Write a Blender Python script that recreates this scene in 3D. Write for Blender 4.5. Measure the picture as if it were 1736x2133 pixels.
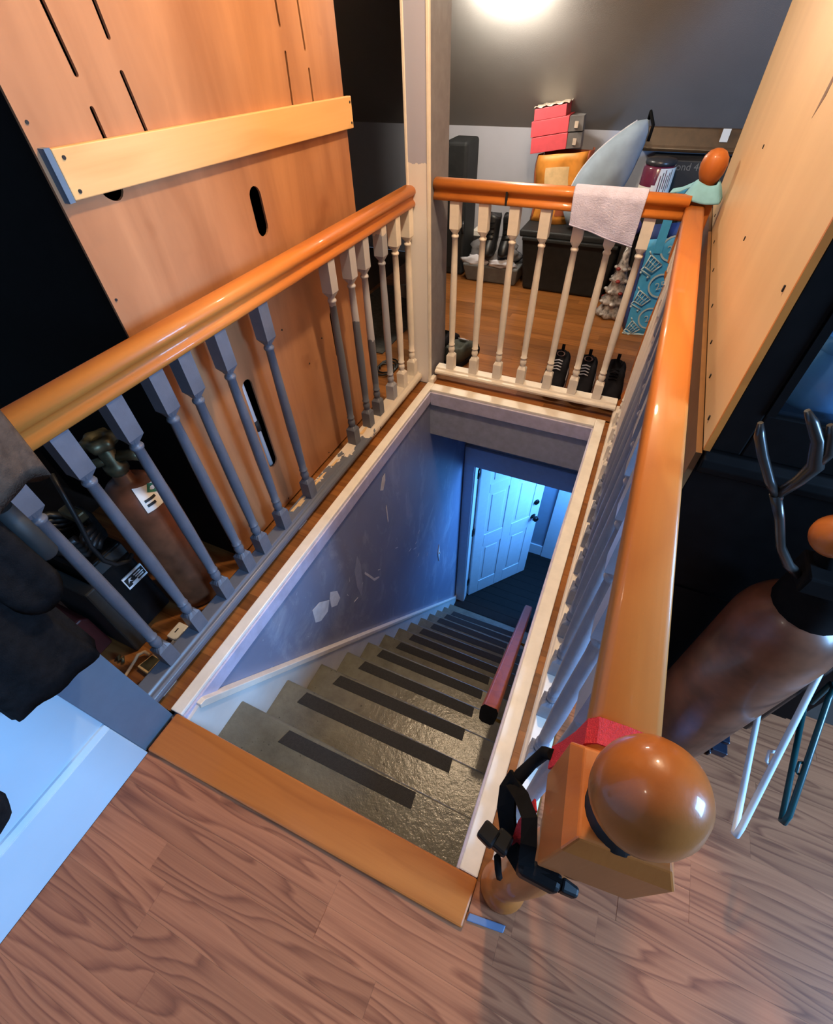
import bpy, bmesh, math, random
from mathutils import Vector, Matrix, Euler, noise as mnoise

for _o in list(bpy.data.objects): bpy.data.objects.remove(_o)
scene = bpy.context.scene
COL = scene.collection
R = random.Random(7)

# ------------------------------------------------------------------ camera
cd = bpy.data.cameras.new('camera')
cam = bpy.data.objects.new('camera', cd); COL.objects.link(cam)
cd.sensor_fit = 'HORIZONTAL'; cd.sensor_width = 36.0
cd.lens = 944.27 / 1736 * 36.0
cd.clip_start = 0.02; cd.clip_end = 60
cam.location = (0.8057, -0.1182, 1.2858)
cam.rotation_mode = 'XYZ'
cam.rotation_euler = (0.7466, 0.0269, 0.4232)
scene.camera = cam

# ------------------------------------------------------------------ world, lights, exposure
w = bpy.data.worlds.new('world'); scene.world = w; w.use_nodes = True
bg = w.node_tree.nodes['Background']
bg.inputs[0].default_value = (0.55, 0.70, 1.0, 1); bg.inputs[1].default_value = 0.11
vs = scene.view_settings
vs.view_transform = 'Standard'; vs.look = 'None'; vs.gamma = 1.0; vs.use_curve_mapping = False
vs.exposure = 0.0

def light(name, kind, loc, energy, color, size=0.1, target=None, size_y=None):
    l = bpy.data.lights.new(name, kind); l.energy = energy; l.color = color
    if kind == 'AREA':
        l.size = size
        if size_y: l.shape = 'RECTANGLE'; l.size_y = size_y
    elif kind in ('POINT', 'SPOT'): l.shadow_soft_size = size
    o = bpy.data.objects.new(name, l); COL.objects.link(o); o.location = loc
    if target is not None:
        o.rotation_euler = (Vector(target) - Vector(loc)).to_track_quat('-Z', 'Y').to_euler()
    return o

WARM = (1.0, 0.74, 0.47)
light('ceiling_lamp_glow', 'POINT', (0.58, 1.12, 2.14), 86, WARM, 0.05)
light('near_fill_light', 'POINT', (0.00, -0.75, 2.1), 8, (1.0, 0.82, 0.62), 0.06)  # added warm fill behind the camera, lightens the back baluster fronts
light('window_daylight', 'AREA', (3.3, 0.05, 1.35), 165, (0.28, 0.56, 1.0), 0.8, target=(0.0, 0.0, 0.3), size_y=1.0)
light('downstairs_daylight', 'AREA', (1.2, 2.9, -1.2), 50, (0.10, 0.39, 1.0), 0.6, target=(0.1, 2.5, -1.7), size_y=1.0)

# ------------------------------------------------------------------ helpers: materials
MATS = {}
def nt_new(name):
    m = bpy.data.materials.new(name); m.use_nodes = True
    MATS[name] = m
    return m, m.node_tree, m.node_tree.nodes['Principled BSDF']

def N(nt, t, **kw):
    n = nt.nodes.new(t)
    for k, v in kw.items(): setattr(n, k, v)
    return n

def coords(nt, scale=(1, 1, 1), rnd=0.0):
    tc = N(nt, 'ShaderNodeTexCoord'); mp = N(nt, 'ShaderNodeMapping')
    nt.links.new(tc.outputs['Object'], mp.inputs['Vector'])
    mp.inputs['Scale'].default_value = scale
    if rnd:
        oi = N(nt, 'ShaderNodeObjectInfo'); mu = N(nt, 'ShaderNodeMath', operation='MULTIPLY')
        mu.inputs[1].default_value = rnd
        nt.links.new(oi.outputs['Random'], mu.inputs[0])
        cx = N(nt, 'ShaderNodeCombineXYZ')
        for i in range(3): nt.links.new(mu.outputs[0], cx.inputs[i])
        nt.links.new(cx.outputs[0], mp.inputs['Location'])
    return mp.outputs[0]

def ramp(nt, fac, stops, mode='LINEAR'):
    r = N(nt, 'ShaderNodeValToRGB'); r.color_ramp.interpolation = mode
    el = r.color_ramp.elements
    while len(el) < len(stops): el.new(0.5)
    for e, (p, c) in zip(el, stops):
        e.position = p; e.color = (c[0], c[1], c[2], 1)
    nt.links.new(fac, r.inputs[0]); return r.outputs[0]

def noise(nt, vec, scale, detail=3, rough=0.55, dist=0.0):
    n = N(nt, 'ShaderNodeTexNoise'); n.inputs['Scale'].default_value = scale
    n.inputs['Detail'].default_value = detail; n.inputs['Roughness'].default_value = rough
    n.inputs['Distortion'].default_value = dist
    nt.links.new(vec, n.inputs['Vector']); return n.outputs['Fac']

def math_(nt, op, a, b=None, c=None):
    n = N(nt, 'ShaderNodeMath', operation=op)
    for i, v in enumerate((a, b, c)):
        if v is None: continue
        if isinstance(v, (int, float)): n.inputs[i].default_value = v
        else: nt.links.new(v, n.inputs[i])
    return n.outputs[0]

def mix(nt, fac, a, b, blend='MIX'):
    n = N(nt, 'ShaderNodeMix', data_type='RGBA', blend_type=blend)
    if isinstance(fac, (int, float)): n.inputs['Factor'].default_value = fac
    else: nt.links.new(fac, n.inputs['Factor'])
    for sock, v in ((n.inputs[6], a), (n.inputs[7], b)):
        if isinstance(v, tuple): sock.default_value = (v[0], v[1], v[2], 1)
        else: nt.links.new(v, sock)
    return n.outputs[2]

def bump(nt, b, h, strength=0.2, dist=0.005):
    n = N(nt, 'ShaderNodeBump'); n.inputs['Strength'].default_value = strength
    n.inputs['Distance'].default_value = dist
    nt.links.new(h, n.inputs['Height']); nt.links.new(n.outputs[0], b.inputs['Normal'])

def plain(name, c, rough=0.5, metal=0.0, var=0.12, vscale=25, coat=0.0, bmp=0.0, bscale=120, spec=0.5, transm=0.0, alpha=1.0):
    m, nt, b = nt_new(name)
    v = coords(nt)
    f = noise(nt, v, vscale)
    lo = tuple(x * (1 - var) for x in c); hi = tuple(min(1, x * (1 + var)) for x in c)
    nt.links.new(ramp(nt, f, [(0.3, lo), (0.7, hi)]), b.inputs['Base Color'])
    b.inputs['Roughness'].default_value = rough; b.inputs['Metallic'].default_value = metal
    b.inputs['Coat Weight'].default_value = coat; b.inputs['Coat Roughness'].default_value = 0.12
    b.inputs['Specular IOR Level'].default_value = spec
    b.inputs['Transmission Weight'].default_value = transm; b.inputs['Alpha'].default_value = alpha
    if bmp: bump(nt, b, noise(nt, v, bscale, 2), bmp)
    return m

def wood(name, light_c, dark_c, axis=0, rough=0.35, coat=0.0, rnd=9.0, freq=9.0, along=1.3, across=9.0, grain=0.55, tone=0.25, pores=0.35):
    """long figure along `axis`: contour lines of a stretched noise give cathedral grain"""
    m, nt, b = nt_new(name)
    sc = [across] * 3; sc[axis] = along
    v = coords(nt, tuple(sc), rnd)
    n0 = noise(nt, v, 1.0, 2, 0.45)
    c = math_(nt, 'MULTIPLY', n0, freq)
    fr = math_(nt, 'FRACT', c)
    fig = ramp(nt, fr, [(0.0, (0, 0, 0)), (0.55, (0.25,) * 3), (0.85, (1, 1, 1)), (1.0, (0, 0, 0))])
    sc2 = [across * 22] * 3; sc2[axis] = along * 3
    v2 = coords(nt, tuple(sc2), rnd)
    fine = noise(nt, v2, 1.0, 3, 0.6)
    fig2 = math_(nt, 'MULTIPLY', fig, grain)
    fine2 = math_(nt, 'MULTIPLY', math_(nt, 'SUBTRACT', fine, 0.42), pores * 2)
    tot = math_(nt, 'ADD', fig2, fine2)
    base = mix(nt, tot, light_c, dark_c)
    oi = N(nt, 'ShaderNodeObjectInfo')
    tn = math_(nt, 'MULTIPLY_ADD', oi.outputs['Random'], tone, 1 - tone / 2)
    cmb = N(nt, 'ShaderNodeCombineColor')
    for i in range(3): nt.links.new(tn, cmb.inputs[i])
    base = mix(nt, 1.0, base, cmb.outputs[0], 'MULTIPLY')
    nt.links.new(base, b.inputs['Base Color'])
    b.inputs['Roughness'].default_value = rough
    b.inputs['Coat Weight'].default_value = coat; b.inputs['Coat Roughness'].default_value = 0.06
    b.inputs['Specular IOR Level'].default_value = 0.25
    bump(nt, b, fine, 0.08, 0.002)
    return m

# ------------------------------------------------------------------ helpers: meshes
class MB:
    def __init__(s): s.v = []; s.f = []; s.smooth = []
    def add(s, verts, faces, smooth=False):
        o = len(s.v); s.v += [tuple(p) for p in verts]
        s.f += [tuple(i + o for i in f) for f in faces]; s.smooth += [smooth] * len(faces)
        return s
    def box(s, a, b):
        x0, y0, z0 = [min(a[i], b[i]) for i in range(3)]; x1, y1, z1 = [max(a[i], b[i]) for i in range(3)]
        return s.add([(x0,y0,z0),(x1,y0,z0),(x1,y1,z0),(x0,y1,z0),(x0,y0,z1),(x1,y0,z1),(x1,y1,z1),(x0,y1,z1)],
                     [(3,2,1,0),(4,5,6,7),(0,1,5,4),(1,2,6,5),(2,3,7,6),(3,0,4,7)])
    def hexa(s, bottom, top):
        return s.add(list(bottom) + list(top), [(3,2,1,0),(4,5,6,7),(0,1,5,4),(1,2,6,5),(2,3,7,6),(3,0,4,7)])
    def prism(s, poly, axis, a, b, smooth=False):
        """poly: 2D points; axis 0: (y,z), 1: (x,z), 2: (x,y)"""
        def p(q, t):
            return {0: (t, q[0], q[1]), 1: (q[0], t, q[1]), 2: (q[0], q[1], t)}[axis]
        n = len(poly)
        vs_ = [p(q, a) for q in poly] + [p(q, b) for q in poly]
        fs = [tuple(range(n))[::-1], tuple(range(n, 2 * n))]
        s.add(vs_, fs)
        o = len(s.v) - 2 * n
        for i in range(n):
            j = (i + 1) % n
            s.f.append((o + i, o + j, o + n + j, o + n + i)); s.smooth.append(smooth)
        return s
    def loft(s, rings, cap=True, closed=True, smooth=True):
        n = len(rings[0]); vs_ = [p for r in rings for p in r]; fs = []
        for k in range(len(rings) - 1):
            for i in range(n if closed else n - 1):
                j = (i + 1) % n
                fs.append((k*n+i, k*n+j, (k+1)*n+j, (k+1)*n+i))
        o = len(s.v)
        s.add(vs_, fs, smooth)
        if cap and closed:
            s.f.append(tuple(o + i for i in range(n))[::-1]); s.smooth.append(False)
            e = o + (len(rings) - 1) * n
            s.f.append(tuple(e + i for i in range(n))); s.smooth.append(False)
        return s
    def lathe(s, prof, c=(0, 0, 0), n=24, axis='z', cap=True):
        rings = []
        for r, z in prof:
            ring = []
            for i in range(n):
                a = 2 * math.pi * i / n; u, w_ = r * math.cos(a), r * math.sin(a)
                if axis == 'z': ring.append((c[0] + u, c[1] + w_, c[2] + z))
                elif axis == 'x': ring.append((c[0] + z, c[1] + u, c[2] + w_))
                else: ring.append((c[0] + w_, c[1] + z, c[2] + u))
            rings.append(ring)
        return s.loft(rings, cap)
    def tube(s, pts, r, n=8, cap=True, flat=None):
        pts = [Vector(p) for p in pts]; rings = []
        t0 = (pts[1] - pts[0]).normalized()
        up = Vector((0, 0, 1)) if abs(t0.z) < 0.9 else Vector((1, 0, 0))
        nrm = (up - t0 * up.dot(t0)).normalized()
        for i, p in enumerate(pts):
            t = ((pts[min(i+1, len(pts)-1)] - p).normalized() + (p - pts[max(i-1, 0)]).normalized())
            t = t.normalized() if t.length > 1e-9 else t0
            nrm = (nrm - t * nrm.dot(t)).normalized(); bn = t.cross(nrm)
            rr = r[i] if isinstance(r, (list, tuple)) else r
            f2 = flat if flat else 1.0
            rings.append([tuple(p + nrm * (rr * f2 * math.cos(2*math.pi*k/n)) + bn * (rr * math.sin(2*math.pi*k/n))) for k in range(n)])
        return s.loft(rings, cap)
    def ribbon(s, pts, width, thick, side):
        """flat strap along pts; side = width direction"""
        pts = [Vector(p) for p in pts]; side = Vector(side).normalized(); rings = []
        for i, p in enumerate(pts):
            t = (pts[min(i+1, len(pts)-1)] - pts[max(i-1, 0)]).normalized()
            sd = (side - t * side.dot(t)).normalized(); nn = t.cross(sd)
            h, k = width / 2, thick / 2
            rings.append([tuple(p + sd*a*h + nn*b_*k) for a, b_ in ((-1,-1),(1,-1),(1,1),(-1,1))])
        return s.loft(rings, True, True, False)
    def ball(s, c, r, n=20, m=12, sx=1, sy=1, sz=1):
        prof = [(max(1e-4, r * math.sin(math.pi * i / m)), -r * math.cos(math.pi * i / m)) for i in range(m + 1)]
        o = len(s.v); s.lathe(prof, (0, 0, 0), n, 'z', False)
        for i in range(o, len(s.v)):
            x, y, z = s.v[i]; s.v[i] = (c[0] + x*sx, c[1] + y*sy, c[2] + z*sz)
        return s
    def grid(s, fn, nu, nv, smooth=True):
        vs_ = [fn(i / nu, j / nv) for j in range(nv + 1) for i in range(nu + 1)]
        fs = [(j*(nu+1)+i, j*(nu+1)+i+1, (j+1)*(nu+1)+i+1, (j+1)*(nu+1)+i) for j in range(nv) for i in range(nu)]
        return s.add(vs_, fs, smooth)
    def mesh(s, name):
        me = bpy.data.meshes.new(name); me.from_pydata(s.v, [], s.f)
        me.polygons.foreach_set('use_smooth', s.smooth); me.update()
        bm = bmesh.new(); bm.from_mesh(me); bmesh.ops.recalc_face_normals(bm, faces=bm.faces); bm.to_mesh(me); bm.free()
        return me

WLOC = {}
def link(o, parent, loc):
    COL.objects.link(o); loc = Vector(loc)
    if parent is not None:
        o.parent = parent; o.location = loc - WLOC[parent.name]
    else: o.location = loc
    WLOC[o.name] = loc
    return o

def put(name, mb, mat, parent=None, loc=(0, 0, 0), bevel=0.0, seg=2, rot=None, subsurf=0, solid=0.0):
    me = mb.mesh(name) if isinstance(mb, MB) else mb
    if mat and not me.materials: me.materials.append(MATS[mat])
    o = link(bpy.data.objects.new(name, me), parent, loc)
    if rot: o.rotation_euler = rot
    if solid:
        md = o.modifiers.new('solid', 'SOLIDIFY'); md.thickness = solid; md.offset = 0
    if bevel:
        md = o.modifiers.new('bevel', 'BEVEL'); md.width = bevel; md.segments = seg; md.limit_method = 'ANGLE'
    if subsurf:
        md = o.modifiers.new('sub', 'SUBSURF'); md.levels = subsurf; md.render_levels = subsurf
    return o

def thing(name, label, cat, loc=(0, 0, 0), group=None, kind=None):
    o = link(bpy.data.objects.new(name, None), None, loc); o.empty_display_size = 0.05
    return tag(o, label, cat, group, kind)

def tag(o, label, cat, group=None, kind=None):
    o['label'] = label; o['category'] = cat
    if group: o['group'] = group
    if kind: o['kind'] = kind
    return o

def struct(o, label=None):
    o['kind'] = 'structure'
    if label: o['label'] = label
    return o

def box(a, b): return MB().box(a, b)

def text_mesh(body, size, extrude=0.0006):
    cu = bpy.data.curves.new('txt', 'FONT'); cu.body = body; cu.size = size; cu.extrude = extrude
    cu.align_x = 'CENTER'; cu.align_y = 'CENTER'; cu.resolution_u = 3
    o = bpy.data.objects.new('txt', cu); COL.objects.link(o)
    dg = bpy.context.evaluated_depsgraph_get(); dg.update()
    me = bpy.data.meshes.new_from_object(o.evaluated_get(dg))
    bpy.data.objects.remove(o); return me

def frame(origin, xdir, ydir):
    x = Vector(xdir).normalized(); y = Vector(ydir); y = (y - x * y.dot(x)).normalized(); z = x.cross(y)
    m = Matrix(((x.x, y.x, z.x, origin[0]), (x.y, y.y, z.y, origin[1]), (x.z, y.z, z.z, origin[2]), (0, 0, 0, 1)))
    return m

def put_text(name, body, size, mat, parent, origin, xdir, ydir):
    me = text_mesh(body, size); me.transform(frame(origin, xdir, ydir))
    me.materials.clear(); return put(name, me, mat, parent)

# ------------------------------------------------------------------ materials
wood('rail_wood_y', (0.62, 0.20, 0.035), (0.40, 0.095, 0.014), 1, 0.45, 0.22, 0, 5, 1.2, 7, 0.3, 0.05, 0.12)
wood('rail_wood_x', (0.62, 0.20, 0.035), (0.40, 0.095, 0.014), 0, 0.45, 0.22, 0, 5, 1.2, 7, 0.3, 0.05, 0.12)
wood('newel_wood', (0.46, 0.135, 0.026), (0.28, 0.065, 0.010), 2, 0.45, 0.2, 0, 5, 1.5, 8, 0.35, 0.0, 0.15)
wood('ball_wood', (0.34, 0.10, 0.018), (0.20, 0.05, 0.008), 2, 0.35, 0.3, 0, 5, 1.5, 8, 0.35, 0.0, 0.15)
wood('laminate', (0.41, 0.155, 0.071), (0.140, 0.040, 0.020), 0, 0.4, 0.0, 40, 15, 1.1, 10, 0.62, 0.22, 0.4)
wood('hardwood', (0.30, 0.115, 0.030), (0.15, 0.048, 0.012), 0, 0.35, 0.25, 40, 6, 1.2, 14, 0.5, 0.6, 0.35)
wood('threshold_wood', (0.46, 0.155, 0.035), (0.27, 0.075, 0.015), 0, 0.28, 0.35, 0, 5, 1.2, 8, 0.35, 0.0, 0.2)
wood('pale_board', (0.74, 0.44, 0.18), (0.58, 0.31, 0.11), 1, 0.5, 0.0, 0, 5, 1.0, 7, 0.4, 0.0, 0.2)
wood('handrail_wood', (0.42, 0.11, 0.022), (0.22, 0.05, 0.010), 1, 0.4, 0.1, 0, 6, 1.2, 9, 0.4, 0.0, 0.2)

def stained(name, c_lo, c_hi, c_spot, sscale, thr, rough=0.55, streak=(3, 3, 0.5)):
    m, nt, b = nt_new(name)
    v = coords(nt, streak); f = noise(nt, v, 2.2, 4, 0.55, 0.4)
    base = ramp(nt, f, [(0.28, c_lo), (0.7, c_hi)])
    v2 = coords(nt); s = noise(nt, v2, sscale, 3, 0.5)
    msk = ramp(nt, s, [(thr, (0, 0, 0)), (thr + 0.06, (1, 1, 1))])
    base = mix(nt, math_(nt, 'MULTIPLY', msk, 0.55), base, c_spot)
    nt.links.new(base, b.inputs['Base Color']); b.inputs['Roughness'].default_value = rough
    return m
stained('plywood', (0.31, 0.125, 0.050), (0.50, 0.235, 0.105), (0.26, 0.095, 0.035), 5.0, 0.66, 0.5, (4, 4, 0.8))
stained('tan_panel', (0.70, 0.47, 0.235), (0.78, 0.54, 0.28), (0.60, 0.38, 0.18), 5, 0.74, 0.45)
plain('brown_back', (0.20, 0.095, 0.035), 0.4)

m, nt, b = nt_new('stairwell_paint')   # blue grey wall paint with scuffs and rubbed patches
v = coords(nt)
base = ramp(nt, noise(nt, v, 2.5, 4), [(0.3, (0.20, 0.225, 0.33)), (0.7, (0.26, 0.285, 0.40))])
v2 = coords(nt, (1, 2.4, 1.3)); s1 = noise(nt, v2, 2.1, 6, 0.7, 0.6)
base = mix(nt, math_(nt, 'MULTIPLY', ramp(nt, s1, [(0.52, (0, 0, 0)), (0.74, (1, 1, 1))]), 0.55), base, (0.56, 0.58, 0.66))
s2 = noise(nt, coords(nt, (1, 5, 2)), 7, 4, 0.6, 1.5)
base = mix(nt, math_(nt, 'MULTIPLY', ramp(nt, s2, [(0.70, (0, 0, 0)), (0.74, (1, 1, 1))]), 0.7), base, (0.72, 0.74, 0.80))
nt.links.new(base, b.inputs['Base Color']); b.inputs['Roughness'].default_value = 0.45

plain('bare_plaster', (0.70, 0.70, 0.74), 0.7)
plain('lavender_fascia', (0.55, 0.53, 0.70), 0.4)
plain('grey_fascia', (0.36, 0.39, 0.50), 0.45)
plain('white_trim', (0.90, 0.85, 0.77), 0.35, var=0.05)
plain('skirt_white', (0.76, 0.75, 0.72), 0.4, var=0.08, vscale=6)
plain('cream_paint', (0.86, 0.79, 0.69), 0.4, var=0.06)
plain('grey_paint', (0.125, 0.14, 0.175), 0.38, var=0.1, bmp=0.08, bscale=300)
plain('pale_grey_paint', (0.25, 0.27, 0.33), 0.38, var=0.1, bmp=0.08, bscale=300)
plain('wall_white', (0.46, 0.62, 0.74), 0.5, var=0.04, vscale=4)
plain('jamb_blue', (0.105, 0.165, 0.235), 0.4, var=0.05)
plain('ceiling_grey', (0.25, 0.235, 0.225), 0.42, var=0.06, vscale=3, bmp=0.12, bscale=260)
plain('knee_grey', (0.38, 0.39, 0.45), 0.6, var=0.06, vscale=3)
plain('post_grey', (0.22, 0.22, 0.25), 0.5)
plain('black_lacquer', (0.004, 0.0035, 0.0035), 0.5, var=0.3, spec=0.12)
plain('black_inside', (0.004, 0.004, 0.004), 0.9)
plain('subfloor', (0.05, 0.03, 0.02), 0.8)
m, nt, b = nt_new('stair_paint')
v = coords(nt); f = noise(nt, v, 9, 5, 0.65)
base = ramp(nt, f, [(0.3, (0.105, 0.10, 0.075)), (0.66, (0.175, 0.167, 0.125)), (0.78, (0.25, 0.24, 0.18))])
sp = noise(nt, v, 60, 2)
base = mix(nt, math_(nt, 'MULTIPLY', ramp(nt, sp, [(0.71, (0, 0, 0)), (0.74, (1, 1, 1))]), 0.6), base, (0.035, 0.03, 0.022))
nt.links.new(base, b.inputs['Base Color']); b.inputs['Roughness'].default_value = 0.22
bump(nt, b, noise(nt, v, 45, 4, 0.7), 0.4, 0.005)
plain('grip_tape', (0.018, 0.017, 0.016), 0.75, var=0.3, vscale=150, bmp=0.3, bscale=500)
plain('landing_floor', (0.014, 0.011, 0.010), 0.7, spec=0.2)
plain('door_white', (0.70, 0.74, 0.78), 0.4, var=0.03)
plain('casing_paint', (0.52, 0.56, 0.64), 0.4, var=0.04)
plain('lower_wall', (0.30, 0.37, 0.46), 0.6, var=0.04)
plain('black_metal', (0.012, 0.012, 0.013), 0.3, metal=0.6)
plain('brass', (0.55, 0.36, 0.10), 0.3, metal=0.9)
plain('rust_cylinder', (0.15, 0.052, 0.024), 0.36, var=0.45, vscale=14, coat=0.12)
plain('valve_brass', (0.115, 0.10, 0.055), 0.4, metal=0.7, var=0.4)
plain('label_white', (0.80, 0.78, 0.72), 0.5, var=0.02)
plain('label_green', (0.01, 0.16, 0.09), 0.45)
plain('ink_black', (0.01, 0.01, 0.01), 0.6)
plain('ink_white', (0.75, 0.78, 0.80), 0.6)
plain('black_plastic', (0.006, 0.006, 0.0065), 0.45, var=0.3, spec=0.16)
plain('dark_grey_plastic', (0.026, 0.031, 0.033), 0.6)
plain('rubber', (0.012, 0.012, 0.012), 0.45)
plain('red_strap', (0.45, 0.012, 0.02), 0.7, var=0.2, vscale=400, bmp=0.4, bscale=700)
plain('black_strap', (0.006, 0.0055, 0.0055), 0.85, var=0.3, spec=0.08)
plain('coat_dark', (0.009, 0.009, 0.010), 0.95, var=0.3, vscale=60, bmp=0.3, bscale=400, spec=0.1)
plain('coat_brown', (0.085, 0.060, 0.044), 0.95, var=0.25, vscale=60, bmp=0.3, bscale=400, spec=0.1)
plain('towel', (0.58, 0.59, 0.82), 0.95, var=0.08, vscale=40, bmp=0.5, bscale=220, spec=0.1)
plain('teal_cloth', (0.20, 0.46, 0.60), 0.9, var=0.1)
plain('tote_black', (0.016, 0.0175, 0.019), 0.6, var=0.2, spec=0.3)
plain('tray_grey', (0.12, 0.125, 0.13), 0.5)
plain('cloth_grey', (0.14, 0.135, 0.145), 0.95, var=0.3, vscale=12)
plain('cloth_white', (0.55, 0.55, 0.62), 0.95, var=0.2, vscale=12)
plain('pink_box', (0.62, 0.075, 0.095), 0.5, var=0.08)
plain('box_grey', (0.20, 0.19, 0.19), 0.6)
plain('clear_plastic', (0.62, 0.52, 0.42), 0.2, var=0.2, vscale=40)
plain('pillow_blue', (0.27, 0.34, 0.42), 0.9, var=0.14, vscale=9)
plain('beam_brown', (0.085, 0.045, 0.02), 0.35, var=0.2)
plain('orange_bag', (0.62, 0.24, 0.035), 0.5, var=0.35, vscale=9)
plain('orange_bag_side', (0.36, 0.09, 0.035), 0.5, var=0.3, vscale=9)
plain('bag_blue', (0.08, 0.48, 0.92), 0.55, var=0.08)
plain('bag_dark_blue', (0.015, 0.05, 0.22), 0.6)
plain('print_white', (0.55, 0.72, 0.80), 0.6, var=0.04)
plain('ceramic_white', (0.40, 0.37, 0.35), 0.22, var=0.75, vscale=38, coat=0.3)
plain('ceramic_red', (0.25, 0.03, 0.025), 0.25)
plain('shoe_black', (0.007, 0.006, 0.008), 0.85, var=0.4, spec=0.15)
plain('shoe_sole', (0.16, 0.10, 0.10), 0.6)
plain('shoe_green', (0.042, 0.05, 0.04), 0.7)
plain('boot_black', (0.008, 0.008, 0.009), 0.45)
plain('jar_maroon', (0.13, 0.02, 0.045), 0.2, coat=0.4)
plain('jar_lid', (0.06, 0.06, 0.065), 0.3, metal=0.5)
plain('dark_box', (0.022, 0.020, 0.018), 0.6)
plain('ink_faint', (0.16, 0.15, 0.13), 0.7)
plain('hanger_white', (0.66, 0.74, 0.82), 0.35, var=0.03)
plain('hanger_green', (0.005, 0.055, 0.06), 0.3)
plain('hook_dark', (0.022, 0.020, 0.018), 0.3, coat=0.2)
plain('glass_blue', (0.16, 0.42, 0.90), 0.3, var=0.3, vscale=8, coat=0.4)
plain('cord_cream', (0.70, 0.50, 0.30), 0.5)
plain('blue_stick', (0.10, 0.15, 0.25), 0.6)
plain('rug_grey', (0.06, 0.06, 0.055), 0.95, var=0.3, vscale=40)
plain('red_dark', (0.07, 0.008, 0.006), 0.5)
plain('splinter', (0.70, 0.48, 0.24), 0.7)
plain('navy_plastic', (0.012, 0.018, 0.035), 0.3)
plain('clear_wrap', (0.30, 0.32, 0.48), 0.08, var=0.3, vscale=30, coat=0.5)
plain('paper', (0.5, 0.4, 0.32), 0.8)
m, nt, b = nt_new('glass_pane')
b.inputs['Base Color'].default_value = (0.05, 0.08, 0.12, 1); b.inputs['Alpha'].default_value = 0.10; b.inputs['Roughness'].default_value = 0.03
m, nt, b = nt_new('lamp_glass')
b.inputs['Base Color'].default_value = (1, 0.9, 0.75, 1)
b.inputs['Emission Color'].default_value = (1, 0.92, 0.78, 1); b.inputs['Emission Strength'].default_value = 230.0

def two_tone(name, split, hi_c, lo_c, wob=0.05):
    m, nt, b = nt_new(name)
    tc = N(nt, 'ShaderNodeTexCoord'); sx = N(nt, 'ShaderNodeSeparateXYZ')
    nt.links.new(tc.outputs['Object'], sx.inputs[0])
    nz = noise(nt, tc.outputs['Object'], 28, 3)
    zz = math_(nt, 'ADD', sx.outputs[2], math_(nt, 'MULTIPLY', math_(nt, 'SUBTRACT', nz, 0.5), wob))
    f = math_(nt, 'GREATER_THAN', zz, split)
    nt.links.new(mix(nt, f, lo_c, hi_c), b.inputs['Base Color']); b.inputs['Roughness'].default_value = 0.4
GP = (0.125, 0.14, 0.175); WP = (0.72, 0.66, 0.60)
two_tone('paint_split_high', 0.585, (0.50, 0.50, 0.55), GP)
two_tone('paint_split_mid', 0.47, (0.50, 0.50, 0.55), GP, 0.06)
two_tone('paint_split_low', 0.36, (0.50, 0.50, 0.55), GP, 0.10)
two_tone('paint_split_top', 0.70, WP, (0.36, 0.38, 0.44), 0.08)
two_tone('post_front_paint', 0.925, (0.46, 0.48, 0.62), (0.88, 0.84, 0.82), 0.03)
m, nt, b = nt_new('shoe_rail_paint')   # grey paint on the near half, worn white on the far half
tc = N(nt, 'ShaderNodeTexCoord'); sx = N(nt, 'ShaderNodeSeparateXYZ'); nt.links.new(tc.outputs['Object'], sx.inputs[0])
nz = noise(nt, tc.outputs['Object'], 14, 4, 0.6)
yy = math_(nt, 'ADD', sx.outputs[1], math_(nt, 'MULTIPLY', math_(nt, 'SUBTRACT', nz, 0.5), 0.9))
yy = math_(nt, 'MULTIPLY_ADD', sx.outputs[0], -5.0, yy)
nt.links.new(mix(nt, math_(nt, 'GREATER_THAN', yy, 1.62), GP, (0.72, 0.64, 0.54)), b.inputs['Base Color'])
b.inputs['Roughness'].default_value = 0.35
bump(nt, b, nz, 0.3, 0.004)

# ================================================================== STRUCTURE
LOW = -2.933
# floor slab around the stairwell, boards on top
fl = MB()
fl.box((-1.6, -2.6, -0.25), (2.6, -0.10, -0.012)); fl.box((-1.6, -0.10, -0.25), (-0.10, 3.62, -0.012))
fl.box((0.92, -0.10, -0.25), (2.6, 3.62, -0.012)); fl.box((-0.10, 2.44, -0.25), (0.92, 3.62, -0.012))
fl.box((-0.10, 1.77, -0.25), (0.92, 2.44, -0.012)); fl.box((-0.10, -0.02, -0.25), (-0.03, 1.77, -0.012))
fl.box((0.85, -0.02, -0.25), (0.92, 1.77, -0.012))
floor = struct(put('floor', fl, 'subfloor'), 'laminate and hardwood plank floor around the stair opening')
PLANK = {}
def plank(x0, x1, y0, wdt, mat, jit=0.0):
    key = (round(x1 - x0, 3), wdt, mat)
    if key not in PLANK:
        me = MB().box((0, 0, -0.012), (x1 - x0 - 0.0002, wdt - 0.0002, 0)).mesh('plank'); me.materials.append(MATS[mat])
        PLANK[key] = me
    put('plank', PLANK[key], None, floor, (x0, y0, jit))
PW = 0.057
def rows(ya, yb, xa, xb, mat, lens, seed, offs=None):
    rr = random.Random(seed); y = ya; k = 0
    while y < yb - 1e-6:
        x = xa; first = True
        while x < xb - 1e-6:
            L = rr.choice(lens)
            if first: L = L * rr.choice((0.35, 0.6, 0.85, 1.0)); first = False
            x2 = min(xb, x + L)
            if xb - x2 < 0.12: x2 = xb
            plank(x, x2, y, PW, mat, -rr.choice((0, 0.0003, 0.0006))); x = x2
        y += PW; k += 1
rows(-0.117 - 13 * PW, -0.117 + PW * 0.5, -0.012, 1.95, 'laminate', (0.55, 0.7), 3)
rows(-0.117 + PW, 0.64, 0.955, 1.95, 'laminate', (0.45, 0.55), 5)
plank(0.862, 0.955, -0.060, PW, 'laminate')
y = -0.003
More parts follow.
